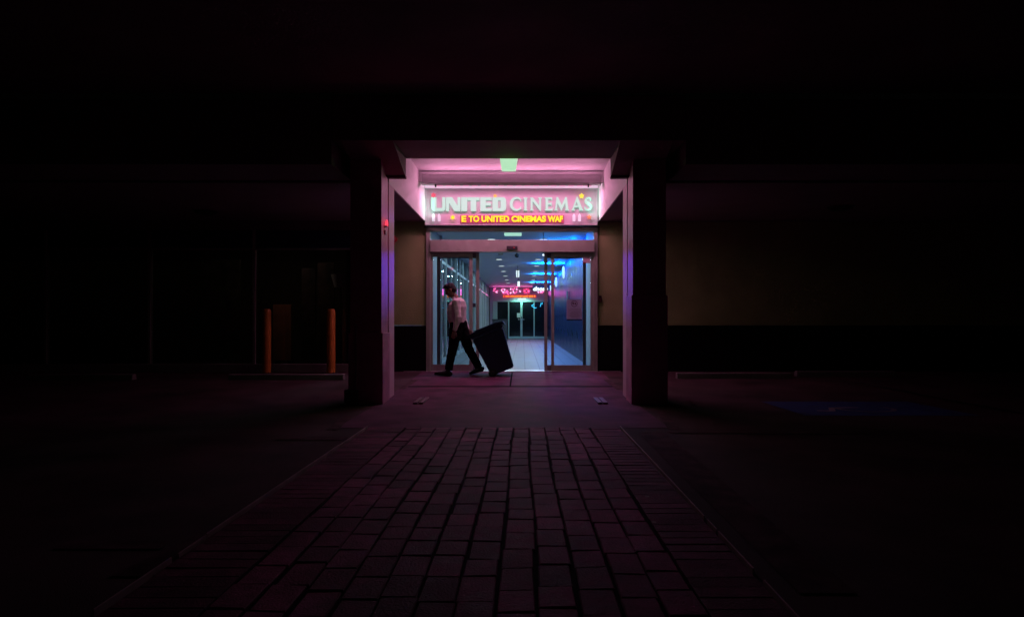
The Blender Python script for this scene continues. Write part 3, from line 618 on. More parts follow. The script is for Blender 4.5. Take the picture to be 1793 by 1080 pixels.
# left wall: pale return then glazed storefront
lw = thing('glazed_partition', (CL, 26, ZF), 'tall glazed partition with pale frames on the left of the corridor', 'partition')
M_pf = mat('partition_frame', (0.50, 0.54, 0.55), 0.4, noise=0.05, nscale=5)
m = MB(); m.box(CL-0.12, CL, CY0+0.1, 15.55, ZF, CE-0.002, 0.004); obj('pale_return', m, mat('pale_return_paint', (0.42, 0.46, 0.52), 0.5, noise=0.06, nscale=3), lw)
y = 15.56; k = 0
while y < CY1-0.4:
    y1 = min(y+1.22, CY1-0.02)
    m = MB(); m.box(CL-0.05, CL+(0.02 if k % 3 else 0.05), y, y+0.07, ZF, CE-0.002, 0.003); obj('mullion', m, M_pf, lw)
    m = MB(); m.box(CL-0.04, CL+0.01, y+0.071, y1-0.001, 2.46, 2.53, 0.003); m.box(CL-0.04, CL+0.01, y+0.071, y1-0.001, ZF, ZF+0.10, 0.003); obj('rail', m, M_pf, lw)
    m = MB(); m.box(CL-0.024, CL-0.016, y+0.072, y1-0.002, ZF+0.101, 2.459); m.box(CL-0.024, CL-0.016, y+0.072, y1-0.002, 2.531, CE-0.01); obj('pane', m, glass('partition_glass', (0.88, 0.93, 0.97), 1.5), lw)
    y += 1.22; k += 1
m = MB(); m.box(-3.3, -3.15, CY0, CY1, ZF, CE-0.002); tag(obj('lobby_wall', m, mat('lobby_wall_paint', (0.48, 0.54, 0.64), 0.6, noise=0.4, nscale=0.8)), 'dim blue grey lobby wall seen through the glazed partition', 'wall')
lob = thing('lobby_light', (-2.6, 22, CE-0.01), 'row of ceiling panels lighting the lobby behind the partition', 'ceiling light')
for yy in (16.5, 21, 26, 32):
    m = MB(); m.box(-2.75, -2.35, yy, yy+0.4, CE-0.03, CE-0.004, 0.004); obj('panel', m, emis('lobby_panel', (0.55, 0.85, 0.95), 1.2), lob)
    area('lobby_light', (-2.55, yy+.2, CE-0.035), (0, 0, 0), 0.35, 0.35, (0.60, 0.88, 1.0), 22, lob)
# downlights
M_dl = emis('downlight_face', (0.85, 1.0, 0.95), 0.95)
def downlight(x, y, lab):
    r = thing('downlight', (x, y, CE), lab, 'ceiling light', 'recessed lights in the corridor ceiling')
    m = MB(); m.tube([(x, y, CE-0.012), (x, y, CE-0.001)], [0.12, 0.13], seg=24); obj('trim_ring', m, M_whitep, r)
    m = MB(); m.tube([(x, y, CE-0.016), (x, y, CE-0.0125)], [0.09, 0.09], seg=24); obj('lens', m, M_dl, r)
    area('downlight_beam', (x, y, CE-0.018), (0, 0, 0), 0.2, 0.2, (0.62, 0.92, 1.0), 17, r)
ordn = ['first', 'second', 'third', 'fourth', 'fifth', 'sixth', 'seventh', 'eighth']
rows = [16.2, 18.8, 21.4, 23.95, 26.5, 29.2, 31.9, 34.6]
for i, y in enumerate(rows):
    downlight(-0.735, y, 'recessed corridor light in the left row, %s from the doors' % ordn[i])
    downlight(0.49, y, 'recessed corridor light in the right row, %s from the doors' % ordn[i])
r = thing('bulkhead_light', (-0.21, 15.0, CE), 'pale green box light on the ceiling just inside the doors', 'ceiling light')
m = MB(); m.box(-0.40, -0.02, 14.9, 15.1, CE-0.07, CE-0.02, 0.012); obj('diffuser', m, emis('mint_diffuser', (0.5, 0.85, 0.65), 0.9), r)
m = MB(); m.box(-0.41, -0.01, 14.88, 15.12, CE-0.019, CE-0.001, 0.003); obj('tray', m, M_whitep, r)
area('bulkhead_beam', (-0.21, 15.0, CE-0.08), (0, 0, 0), 0.3, 0.15, (0.6, 1.0, 0.8), 5, r)
# camera dome
r = thing('camera_dome', (-0.2, 21, CE), 'small black security camera dome on the corridor ceiling', 'security camera')
D = 17.6; x_ = sx(905, D)
m = MB(); m.ball((x_, D, sz(447.5, D)), 0.055); obj('dome', m, M_black, r, smooth=True)
m = MB(); m.tube([(x_, D, sz(445, D)), (x_, D, CE-0.001)], [0.02, 0.02], seg=10); obj('stem', m, M_dkgrey, r)
# hanging pendants
def pendant(px, D, y0, y1, lab, two):
    x = sx(px, D); r = thing('pendant_light', (x, D, CE), lab, 'pendant light', 'white lights hanging along the middle of the corridor')
    z0, z1 = sz(y1, D), sz(y0, D)
    m = MB(); m.tube([(x, D, z1), (x, D, CE-0.001)], 0.008, seg=8); m.box(x-0.05, x+0.05, D-0.04, D+0.04, z1, z1+0.03, 0.004); obj('stem', m, M_dkgrey, r)
    m = MB()
    if two: m.box(x-0.052, x-0.014, D-0.04, D+0.04, z0, z1-.001, 0.008); m.box(x+0.014, x+0.052, D-0.04, D+0.04, z0, z1-.001, 0.008)
    else: m.box(x-0.05, x+0.05, D-0.04, D+0.04, z0, z1-.001, 0.012)
    obj('shade', m, emis('pendant_glow', (0.85, 1.0, 0.95), 0.95), r)
pendant(906.5, 24.0, 473.5, 485.5, 'nearer white pendant, split in two bars, hanging mid corridor', True)
pendant(908.2, 30.0, 492.5, 501.5, 'farther small white pendant hanging mid corridor', False)
# wall lamps with blue uplight
def wall_lamp(D, z0, z1, lab):
    x = CR-0.06; r = thing('wall_lamp', (CR, D, z0), lab, 'wall lamp', 'narrow lamps on the dark corridor wall')
    m = MB(); m.tube([(x, D, z0), (x, D, z0+0.05), (x, D, (z0+z1)/2), (x, D, z1-.05), (x, D, z1)], [0.01, 0.04, 0.05, 0.035, 0.012], seg=14); obj('shade', m, emis('lamp_glow', (0.8, 1.0, 1.0), 0.95), r, smooth=True)
    m = MB(); m.box(x+0.03, CR-0.001, D-0.03, D+0.03, z1+.001, z1+0.03, 0.003); obj('bracket', m, M_dkgrey, r)
    area('blue_uplight', (x-0.42, D, CE-0.17), (R(180), R(4), 0), 1.1, 0.04, (0.0, 0.24, 1.0), 46 if D > 18 else 90, r)
    area('blue_wash', (CR-0.32, D-0.2, CE-0.02), (0, R(-38), 0), 0.05, 2.4, (0.0, 0.14, 1.0), 60, r)
    return r
wall_lamp(17.0, 2.78, 2.94, 'short lamp high on the dark wall, nearest the doors')
wall_lamp(22.9, sz(487.5, 22.9), sz(466, 22.9), 'narrow white lamp on the dark wall, second from the doors')
wall_lamp(28.0, sz(502.5, 28), sz(485, 28), 'narrow white lamp on the dark wall, third from the doors')
wall_lamp(33.9, 2.62, 2.9, 'narrow white lamp on the dark wall, farthest from the doors')
# small bright spotlight near opening top right
r = thing('spotlight', (sx(951.5, 15), 15, sz(446.5, 15)), 'tiny bright blue white spotlight at the top right of the door opening', 'spotlight')
m = MB(); X_, Z_ = sx(951.3, 15), sz(446.5, 15); m.ball((X_, 15, Z_), 0.022); obj('bulb', m, emis('spot_glow', (0.8, 0.95, 1), 1.5), r, smooth=True)
m = MB(); m.tube([(X_, 15.03, Z_+.01), (X_, 15.03, CE-.001)], 0.008, seg=8); obj('stem', m, M_dkgrey, r)
# added violet spots inside the corridor, put in to light the columns and apron
def add_fill(x, tx, lab, e, tz=1.95, cone=12):
    D = 17.2; z = 2.82; r = thing('fill_spot', (x, D, CE), lab, 'fill_spot', 'added violet lights inside the corridor')
    m = MB(); m.box(x-0.06, x+0.06, D+0.02, D+0.10, z-0.04, z+0.05, 0.006); m.box(x-0.012, x+0.012, D+0.05, D+0.07, z+0.051, CE-0.001); obj('housing', m, M_dkgrey, r)
    sp = bpy.data.lights.new('fill_beam', 'SPOT'); sp.color = (0.13, 0.02, 1.0); sp.energy = e; sp.spot_size = R(cone); sp.spot_blend = 0.9; sp.shadow_soft_size = 0.07
    o = bpy.data.objects.new('fill_beam', sp); C.objects.link(o); o.parent = r; o.location = (0, 0, z-CE)
    o.rotation_euler = (Vector((tx, 9.75, tz))-Vector((x, D, z))).to_track_quat('-Z', 'Y').to_euler()
add_fill(1.32, XL, 'added violet floodlight by the dark right wall, aimed out at the left column', 600)
add_fill(-1.72, XR, 'added violet floodlight by the glazed left partition, aimed out at the right column', 420, 1.8, 11)

add_fill(-0.55, 0.75, 'added violet floodlight near the corridor middle, aimed down at the apron', 170, 0.0, 11)

# far end: lit fascia with pink ornaments, red text, doors
fe = thing('end_fascia', (-0.3, CY1, 2.3), 'pinkish fascia at the corridor end covered with small pink neon squiggles', 'fascia')
DE = 38.9
m = MB(); m.box(sx(863, DE), CR, DE, DE+0.1, sz(527, DE), CE-0.003); obj('panel', m, mat('end_panel', (0.45, 0.38, 0.46), 0.6), fe)
M_npk = emis('neon_pink', (1.0, 0.12, 0.40), 2.6); M_nwp = emis('neon_palepink', (1.0, 0.5, 0.80), 2.6); M_nrd = emis('neon_red', (1.0, 0.05, 0.2), 1.4)
rr = random.Random(3)
def squig(px, py, s_, m_):
    D = DE-0.06; m = MB(); x, z = sx(px, D), sz(py, D); a = rr.uniform(0, 3.1); c_ = rr.uniform(-1.5, 1.5); pts = []
    for k in range(6):
        pts.append((x, D, z)); x += math.cos(a)*s_*0.2; z += math.sin(a)*s_*0.2; a += c_*0.45
    m.tube(pts, 0.015, seg=6, round_=False); obj('neon_squiggle', m, m_, fe)
for (px, py, m_) in [(865.5, 507, M_npk), (867, 511.5, M_npk), (871, 512.5, M_nwp), (879, 510, M_nwp), (880.5, 513.5, M_npk), (882.5, 511.5, M_nwp), (884.5, 508.5, M_nwp), (886, 513.5, M_npk), (889, 510, M_npk), (888.5, 514, M_npk),
        (894.5, 507.5, M_nwp), (895.5, 512.5, M_nwp), (898.5, 509, M_npk), (899.5, 512.5, M_nwp), (903.5, 507, M_nwp), (904, 512.5, M_npk), (911.8, 511, M_nwp), (943, 513, M_nwp), (946, 511.5, M_nwp), (949, 513.5, M_npk), (952, 511, M_npk), (955, 513, M_nwp), (940, 509, M_npk), (948, 508, M_nwp)]:
    squig(px, py, 0.11, m_); squig(px+rr.uniform(-3, 3), py+rr.uniform(-3.5, 1.5), 0.07, M_npk)
for k in range(13):      # firework burst
    a = R(k*360/13+8); D = DE-0.06; x, z = sx(922, D), sz(509.5, D); r0, r1 = 0.07+0.03*(k % 2), 0.17+0.07*((k*7) % 3)/2
    m = MB(); m.tube([(x+math.cos(a)*r0, D, z+math.sin(a)*r0*.8), (x+math.cos(a)*r1, D, z+math.sin(a)*r1*.8)], 0.013, seg=6); obj('neon_ray', m, M_nrd if k % 3 else M_npk, fe)
area('neon_glow', (-0.2, DE-0.3, 2.75), (R(-90), 0, 0), 3.0, 0.35, (1.0, 0.12, 0.60), 14, fe)
tdp = thing('text_display', (sx(910, DE), DE-0.05, sz(521, DE)), 'small red and orange moving text display under the neon squiggles', 'text display')
m = MB(); m.box(sx(880.5, DE-.06), sx(939, DE-.06), DE-0.05, DE-0.01, sz(521.2, DE), sz(516.2, DE), 0.004); obj('screen', m, mat('screen_red', (0.1, 0, 0.01), 0.4, emit=(0.9, 0.03, 0.06), estr=0.7), tdp)
cu = text_bm('!  won gniwomS lsH sqoD blihb B', 0.03)
o = obj('led_text', stand(cu, sx(881.5, DE-.08), sx(937.5, DE-.08), sz(520.6, DE-.08), sz(517.0, DE-.08), DE-0.075), emis('led_orange', (1.0, 0.42, 0.02), 1.1), tdp)
# blue board with white script hanging on the right
hb = thing('hanging_sign', (sx(945, 31), 31, sz(509, 31)), 'dark blue hanging board with glowing white script lettering', 'sign')
D = 31.0
m = MB(); m.box(sx(932.5, D), sx(963, D), D, D+0.06, sz(509.5, D), sz(498.5, D), 0.004); obj('board', m, mat('board_blue', (0.015, 0.03, 0.25), 0.4), hb)
for px in (938, 957):
    m = MB(); m.tube([(sx(px, D), D+.03, sz(498.5, D)+.001), (sx(px, D), D+.03, CE-.001)], 0.01, seg=6); obj('hanger', m, M_dkgrey, hb)
obj('lettering', stand(text_bm('dnosb', 0.045, 0.03, 0.3), sx(933.3, D), sx(959.5, D), sz(509.3, D), sz(501.5, D), D-0.05), emis('script_glow', (0.9, 1.0, 1.0), 1.2), hb)
# end wall and doors
ew = thing('end_doors', (sx(913, DE), DE, ZF), 'mint framed glass double doors closing the far end of the corridor', 'door')
M_mint = mat('mint_frame', (0.40, 0.62, 0.58), 0.4, noise=0.04, nscale=4)
def ebox(name, a, b, t_, bt, y0, y1, m_, par=ew, bev=0.004): m = MB(); m.box(sx(a, DE), sx(b, DE), y0, y1, sz(bt, DE), sz(t_, DE), bev); return obj(name, m, m_, par)
zb_e = 592.6
for a, b in ((889.6, 891.8), (911.2, 914.9), (934.2, 936.2)): ebox('stile', a, b, 527.2, zb_e, DE-0.03, DE+0.05, M_mint)
ebox('head', 871, 960, 526, 528.4, DE-0.045, DE+0.05, M_mint)
ebox('sill', 889.6, 960, 588.8, zb_e, DE-0.04, DE-0.031, M_mint)
for a, b in ((892, 911), (915.1, 934), (936.4, 962)): ebox('glass_leaf', a, b, 528.6, 588.8, DE, DE+0.02, M_dglass)
ebox('push_bar', 907, 918, 558.8, 559.6, DE-0.09, DE-0.06, M_alu)
ebox('lock', 912.3, 914, 554.5, 557.5, DE-0.09, DE-0.035, M_black)
nb = thing('paper_note', (sx(908, DE), DE, sz(556, DE)), 'white paper note taped on the far glass doors', 'paper note')
ebox('sheet', 905.2, 911, 548.2, 555.8, DE-0.012, DE-0.006, mat('paper', (0.7, 0.75, 0.72), 0.6), nb, 0)
# left part of the end wall
el = thing('end_wall', (sx(875, DE), DE, ZF), 'pale green end wall with a dark opening left of the far doors', 'wall')
ebox('jamb', 863, 870.8, 527.2, zb_e, DE-0.02, DE+0.1, M_mint, el)
ebox('dark_opening', 871, 889.4, 528.6, zb_e, DE+0.02, DE+0.08, M_dglass, el)
ebox('corner_return', 858, 862.8, 503, zb_e, DE-0.01, DE+0.1, mat('lilac_paint', (0.42, 0.38, 0.5), 0.6), el)
m = MB(); m.box(-4, CR+.3, DE+0.13, DE+0.3, 0, 3.3); obj('backing', m, M_dado, el)
ct = thing('counter', (sx(876, 34), 34, ZF), 'dark counter standing left of the far doors', 'counter')
D = 33.0; m = MB(); m.box(sx(862, D), sx(888, D), D, D+0.5, ZF, sz(560.5, D), 0.01); obj('body', m, M_dkgrey, ct)
m = MB(); m.box(sx(861.3, D), sx(888.5, D), D-0.03, D+0.53, sz(560.5, D)+.001, sz(558.6, D), 0.006); obj('top', m, M_black, ct)
ex = thing('exit_light', (sx(914, DE), DE-0.1, sz(524, DE)), 'bright mint light bar just above the far doors', 'ceiling light')
m = MB(); m.box(sx(907, DE), sx(921, DE), DE-0.16, DE-0.05, sz(525, DE), sz(523, DE), 0.01); obj('diffuser', m, emis('exit_mint', (0.4, 1.0, 0.75), 1.3), ex)
m = MB(); m.box(sx(907, DE), sx(921, DE), DE-0.16, DE-0.05, sz(523, DE)+.001, sz(522.3, DE), 0.002); obj('tray', m, M_whitep, ex)
area('exit_beam', (sx(914, DE), DE-0.35, sz(524, DE)), (R(30), 0, 0), 0.8, 0.1, (0.35, 1.0, 0.8), 9, ex)
# reflection of a cyan sign on the right door, put in as glowing tubes
nn = thing('sign_reflection', (sx(938, 38.6), 38.6, sz(540, 38.6)), 'thin cyan reflection squiggles on the dark right door, built as glowing tubes', 'reflection')
D = 38.75
M_cy = emis('reflection_cyan', (0.05, 0.6, 1.0), 1.2)
def neon(pts): m = MB(); m.tube([(sx(a, D), D, sz(b, D)) for a, b in pts], 0.018, seg=6); obj('reflection_tube', m, M_cy, nn)
neon([(935, 532.5), (932.5, 534), (930.8, 535), (932.5, 537), (935, 537)]); neon([(934, 538.5), (937, 539.2), (939.5, 538.5)]); neon([(946, 537), (947, 533), (947.5, 530.5)]); neon([(949, 533), (949.5, 529.5)])

# ------------------------------------------------------------------ dark shop on the left
sh = thing('shopfront', (-7, DW, gz(DW)), 'unlit glazed shopfront with thin frames left of the columns', 'shopfront')
M_sf = mat('shopfront_frame', (0.30, 0.29, 0.28), 0.45, metal=0.2, noise=0.1, nscale=5)
M_sglass = glass('shop_glass', (0.85, 0.88, 0.9), 1.45)
zsill = sz(645, DW); ztop = sz(403, DW); zr = sz(438, DW)
m = MB(); m.box(-14, -2.76, DW-0.08, DW+0.12, gz(DW)-0.15, sz(637, DW), 0.006); obj('sill', m, M_conc2, sh)
m = MB(); m.box(-14, -2.76, DW-0.02, DW+0.1, ztop, 3.045, 0.004); obj('fascia_panel', m, mat('fascia_brown', (0.18, 0.12, 0.11), 0.7, noise=0.1, nscale=3), sh)
mull = [80, 262, 445]
xsM = [sx(p, DW) for p in mull]+[-2.80]
x = xsM[0]-2.03
xsM = [x-2.03, x]+xsM
for i, x in enumerate(xsM):
    m = MB(); m.box(x-0.025, x+0.025, DW-0.02, DW+0.08, sz(637, DW)+.001, ztop-.001, 0.003); obj('mullion', m, M_sf, sh)
    if i+1 < len(xsM):
        x2 = xsM[i+1]
        m = MB(); m.box(x+0.026, x2-0.026, DW-0.01, DW+0.06, zr, zr+0.04, 0.003); obj('rail', m, M_sf, sh)
        m = MB(); m.box(x+0.026, x2-0.026, DW+0.02, DW+0.03, sz(637, DW)+.002, zr-.001); obj('pane', m, M_sglass, sh)
        m = MB(); m.box(x+0.026, x2-0.026, DW+0.01, DW+0.05, zr+.042, ztop-.002); o = obj('blue_fanlight', m, mat('blue_panel', (0.02, 0.03, 0.085), 0.35, noise=0.2, nscale=2), sh)
m = MB(); m.box(-14, -3.45, 16.9, 17.0, 0.1, 3.3); m.box(-3.45, -3.35, 13.43, 17.0, 0.1, 3.3); m.box(-14.1, -3.45, 13.45, 16.9, 3.05, 3.2); m.box(-14, -3.45, 13.45, 16.9, 0.05, 0.13)
obj('interior_shell', m, mat('shop_wall', (0.10, 0.07, 0.06), 0.8, noise=0.3, nscale=1.2), sh)
r = thing('added_shop_lamp', (-5.0, 13.8, 3.04), 'added dim warm lamp on the ceiling of the unlit shop', 'ceiling light')  # added lamp, brightens the objects behind the shop window
m = MB(); m.box(-5.15, -4.85, 13.7, 13.9, 3.0, 3.045, 0.006); obj('housing', m, M_dkgrey, r)
area('added_shop_glow', (-5.0, 13.8, 2.99), (R(20), 0, 0), 0.25, 0.15, (1.0, 0.72, 0.6), 2.0, r)
D = 14.2
r = thing('display_board', (sx(493, D), D, 0.14), 'reddish brown upright board behind the left bollard inside the shop', 'display board')
m = MB(); m.box(sx(478, D), sx(510, D), D, D+0.05, 0.30, sz(533, D), 0.006); obj('panel', m, mat('board_redbrown', (0.55, 0.20, 0.10), 0.6, noise=0.3, nscale=3), r)
m = MB(); m.box(sx(481, D), sx(484, D), D+.01, D+.25, 0.13, 0.299, 0.004); m.box(sx(504, D), sx(507, D), D+.01, D+.25, 0.13, 0.299, 0.004); obj('foot', m, M_black, r)
D = 14.0
r = thing('floor_lamp', (sx(597, D), D, 0.14), 'unlit floor lamp with a grey shade in the shop window', 'lamp')
m = MB(); m.tube([(sx(597, D), D, sz(503, D)), (sx(597, D), D, sz(481, D))], [0.13, 0.20], seg=24, cap=False); so = obj('lamp_shade', m, mat('lamp_shade_cloth', (0.5, 0.46, 0.42), 0.8), r); sm = so.modifiers.new('s', 'SOLIDIFY'); sm.thickness = 0.006
m = MB(); m.tube([(sx(597, D), D, 0.15), (sx(597, D), D, 0.17), (sx(597, D), D, 0.18), (sx(597, D), D, sz(492, D))], [0.14, 0.14, 0.015, 0.012], seg=16); obj('stand', m, M_dkgrey, r)
D = 14.4
for px0, px1, t_, lab, cc in ((528, 552, 470, 'tall dark poster panel between the bollards inside the shop', (0.05, 0.025, 0.02)), (350, 420, 455, 'wide dark poster panel in the middle window of the shop', (0.05, 0.04, 0.03)), (556, 585, 460, 'narrow brown poster panel beside the lamp in the shop', (0.07, 0.035, 0.025))):
    m = MB(); m.box(sx(px0, D), sx(px1, D), D, D+0.04, sz(628, D), sz(t_, D), 0.004)
    tag(obj('poster_panel', m, mat('poster_%d' % px0, cc, 0.6, noise=0.8, nscale=4)), lab, 'poster panel', 'poster panels inside the dark shop')

# round unlit fittings under the side soffits
for px, py, lab in ((1472, 362, 'round dark ceiling fitting over the right parking bays'), (360, 370, 'round dark ceiling fitting over the left parking bays')):
    D = (3.05-EYE)*F/(VY-py); x = sx(px, D); r = thing('ceiling_fitting', (x, D, 3.05), lab, 'ceiling fitting', 'round unlit fittings under the side soffits')
    m = MB(); m.tube([(x, D, 3.0), (x, D, 3.049)], [0.16, 0.22], seg=24); obj('housing', m, M_dkgrey, r)
    m = MB(); m.tube([(x, D, 2.985), (x, D, 2.999)], [0.10, 0.13], seg=24); obj('lens', m, M_black, r)

# ------------------------------------------------------------------ wheelie bin
BY0, BY1 = 12.36, 12.86
Dn = 12.5
wb = thing('wheelie_bin', (sx(870, 12.6), 12.6, gz(12.6)), 'dark blue wheeled rubbish bin tilted back towards the man', 'wheelie bin')
piv = Vector((sx(880.5, 12.55), 12.6, sz(649.5, 12.55))); ROT = Matrix.Rotation(R(-21.9), 3, 'Y')
def bl(u, v, y=12.6): return Vector((piv.x+u, y, piv.z+v))
def taper(hb, ht, db, dt, z0, z1):
    t = bmesh.new(); a = [t.verts.new(p) for p in (bl(-hb, z0, 12.6-db), bl(hb, z0, 12.6-db), bl(hb, z0, 12.6+db), bl(-hb, z0, 12.6+db))]
    b = [t.verts.new(p) for p in (bl(-ht, z1, 12.6-dt), bl(ht, z1, 12.6-dt), bl(ht, z1, 12.6+dt), bl(-ht, z1, 12.6+dt))]
    t.faces.new(a[::-1]); t.faces.new(b)
    for k in range(4): t.faces.new((a[k], a[(k+1) % 4], b[(k+1) % 4], b[k]))
    bmesh.ops.bevel(t, geom=t.edges[:], offset=0.018, segments=3, affect='EDGES'); return t
m = MB(); m.add(taper(0.215, 0.292, 0.21, 0.255, 0.0, 0.74))
for yy in (12.44, 12.6, 12.76): m.tube([bl(-0.205, 0.06, yy), bl(-0.272, 0.66, yy)], 0.011, seg=8)
m.rotate_all(piv, ROT); obj('body', m, M_bin, wb)
m = MB(); m.add(taper(0.310, 0.318, 0.27, 0.278, 0.742, 0.80)); m.rotate_all(piv, ROT); obj('rim', m, M_bin, wb)
m = MB(); m.poly([(-0.34, 0.802), (-0.34, 0.835), (-0.2, 0.86), (0.22, 0.868), (0.345, 0.845), (0.36, 0.775), (0.335, 0.775), (0.325, 0.802)], 12.6-0.285, 12.6+0.285)
for v in m.bm.verts: v.co += Vector((piv.x, 0, piv.z))
bmesh.ops.bevel(m.bm, geom=m.bm.edges[:], offset=0.008, segments=2, affect='EDGES'); m.rotate_all(piv, ROT); lid = obj('lid', m, M_bin, wb)
m = MB()
for yy in (12.42, 12.6, 12.78): m.box(piv.x-0.22, piv.x+0.24, yy-0.012, yy+0.012, piv.z+0.866, piv.z+0.876, 0.003)
m.rotate_all(piv, ROT); obj('lid_rib', m, M_bin, lid)
m = MB(); m.tube([bl(-0.36, 0.80, 12.38), bl(-0.385, 0.80, 12.40), bl(-0.385, 0.80, 12.80), bl(-0.36, 0.80, 12.82)], 0.013, seg=10)
for yy in (12.38, 12.6, 12.82): m.box(piv.x-0.385, piv.x-0.315, yy-0.012, yy+0.012, piv.z+0.785, piv.z+0.815, 0.003)
m.rotate_all(piv, ROT); obj('handle', m, M_bin, wb)
for yy, dy in ((12.37, 0.04), (12.79, 0.04)):
    m = MB(); c0 = bl(-0.175, 0.045, yy); c1 = bl(-0.175, 0.045, yy+dy)
    m.tube([c0, c0+Vector((0, .006, 0)), c1-Vector((0, .006, 0)), c1], [0.066, 0.076, 0.076, 0.066], seg=28); m.rotate_all(piv, ROT); wh = obj('wheel', m, M_rubber, wb)
    m = MB(); m.tube([c0-Vector((0, .006, 0)), c0-Vector((0, .001, 0))], [0.04, 0.046], seg=20); m.rotate_all(piv, ROT); obj('rim', m, M_dkgrey, wh)
m = MB(); m.tube([bl(-0.175, 0.045, 12.411), bl(-0.175, 0.045, 12.789)], 0.011, seg=10); m.rotate_all(piv, ROT); obj('axle', m, M_dkgrey, wb)

# ------------------------------------------------------------------ man
PD = 12.55
def P(px, py, y=0.0): return Vector((sx(px, PD), PD+y, sz(py, PD)))
u = PD/F
def remesh(mb, vox, sm=4):
    me = bpy.data.meshes.new('r'); mb.bm.to_mesh(me); mb.bm.free(); o = bpy.data.objects.new('r', me); C.objects.link(o)
    a = o.modifiers.new('r', 'REMESH'); a.mode = 'VOXEL'; a.voxel_size = vox
    b = o.modifiers.new('s', 'SMOOTH'); b.factor = 0.5; b.iterations = sm
    bpy.context.view_layer.update(); dg = bpy.context.evaluated_depsgraph_get(); m2 = bpy.data.meshes.new_from_object(o.evaluated_get(dg)); bm_ = bmesh.new(); bm_.from_mesh(m2)
    bpy.data.objects.remove(o); r_ = MB(); r_.bm.free(); r_.bm = bm_; return r_
M_skin = mat('skin', (0.24, 0.13, 0.09), 0.55, noise=0.1, nscale=20)
M_shirt = mat('pale_shirt', (0.80, 0.74, 0.75), 0.75, noise=0.08, nscale=14, bump=0.5, bscale=16)
M_trous = mat('dark_trousers', (0.006, 0.006, 0.008), 0.95, spec=0.1, noise=0.2, nscale=14, bump=0.4, bscale=18)
M_hair = mat('dark_hair', (0.006, 0.005, 0.005), 0.6, noise=0.3, nscale=60, bump=0.6, bscale=150)
M_shoe = mat('black_shoe', (0.01, 0.01, 0.01), 0.3)
man = thing('person', (sx(803, PD), PD, gz(PD)), 'man in a pale shirt and dark trousers walking left with head bowed, pulling a bin', 'person')
# shared joints (near = camera side, y negative)
NY, FY = -0.13, 0.13
SHn, SHf = P(800.5, 529.5, -0.185), P(803.5, 529.5, 0.185)
ELn, WRn = P(804.5, 556, -0.255), P(798, 579, -0.25)
ELf, WRf = P(809, 556, 0.22), P(817.5, 578.5, 0.16)
HPn, HPf = P(801, 567, -0.085), P(804.5, 567, 0.085)
KNn, ANn = P(793.5, 612, -0.10), P(785.6, 645.5, -0.11)
KNf, ANf = P(820, 611, 0.10), P(837.5, 642, 0.11)
HEAD = P(788.3, 507.5)
tilt = Matrix.Rotation(R(-26), 3, 'Y')
tilt = Matrix.Rotation(R(-30), 3, 'Y')
def hv(x, y, z): return HEAD+tilt@Vector((x, y, z))      # head space: x forward is -x
b = MB()
# head: skull, face, jaw, nose, brow, ears, neck
b.ball(hv(0.012, 0, 0.02), (0.098, 0.076, 0.100), rot=tilt, seg=24)
b.ball(hv(-0.030, 0, -0.020), (0.066, 0.062, 0.088), rot=tilt, seg=20)
b.ball(hv(-0.052, 0, -0.082), (0.042, 0.040, 0.034), rot=tilt, seg=16)
b.ball(hv(-0.010, 0, -0.062), (0.060, 0.054, 0.045), rot=tilt, seg=16)
b.tube([hv(-0.088, 0, 0.010), hv(-0.112, 0, -0.028), hv(-0.092, 0, -0.036)], [0.008, 0.014, 0.008], seg=10, ry=[0.008, 0.017, 0.014])
b.ball(hv(-0.082, 0, 0.020), (0.014, 0.048, 0.012), rot=tilt)
b.ball(hv(-0.089, 0, -0.054), (0.012, 0.024, 0.007), rot=tilt); b.ball(hv(-0.087, 0, -0.067), (0.012, 0.021, 0.007), rot=tilt)
for s_ in (-1, 1): b.ball(hv(0.010, s_*0.080, -0.014), (0.020, 0.009, 0.032), rot=tilt)
b.tube([HEAD+Vector((0.02, 0, -0.05)), P(796, 519.5), P(800, 526)], [0.058, 0.060, 0.075], seg=18, ry=[0.054, 0.058, 0.075])
# trunk under the clothes
b.tube([P(800.5, 524), P(801, 530), P(800.5, 543), P(801.5, 555), P(803, 566), P(803, 575)], [0.06, 0.10, 0.115, 0.115, 0.115, 0.09], seg=22, ry=[0.08, 0.17, 0.155, 0.145, 0.15, 0.12])
# arms
b.tube([SHn, (SHn+ELn)/2, ELn, (ELn+WRn)/2, WRn], [0.050, 0.045, 0.040, 0.036, 0.027], seg=14, round_=True)
b.tube([SHf, (SHf+ELf)/2, ELf, (ELf+WRf)/2, WRf], [0.050, 0.045, 0.040, 0.036, 0.027], seg=14, round_=True)
# legs
for H_, K_, A_ in ((HPn, KNn, ANn), (HPf, KNf, ANf)):
    b.tube([H_, H_.lerp(K_, .5), K_, K_.lerp(A_, .35), A_, A_+Vector((0, 0, -0.04))], [0.085, 0.07, 0.052, 0.053, 0.036, 0.036], seg=14, round_=True)
body = remesh(b, 0.007, 3)
bo = obj('body', body, M_skin, man, smooth=True)
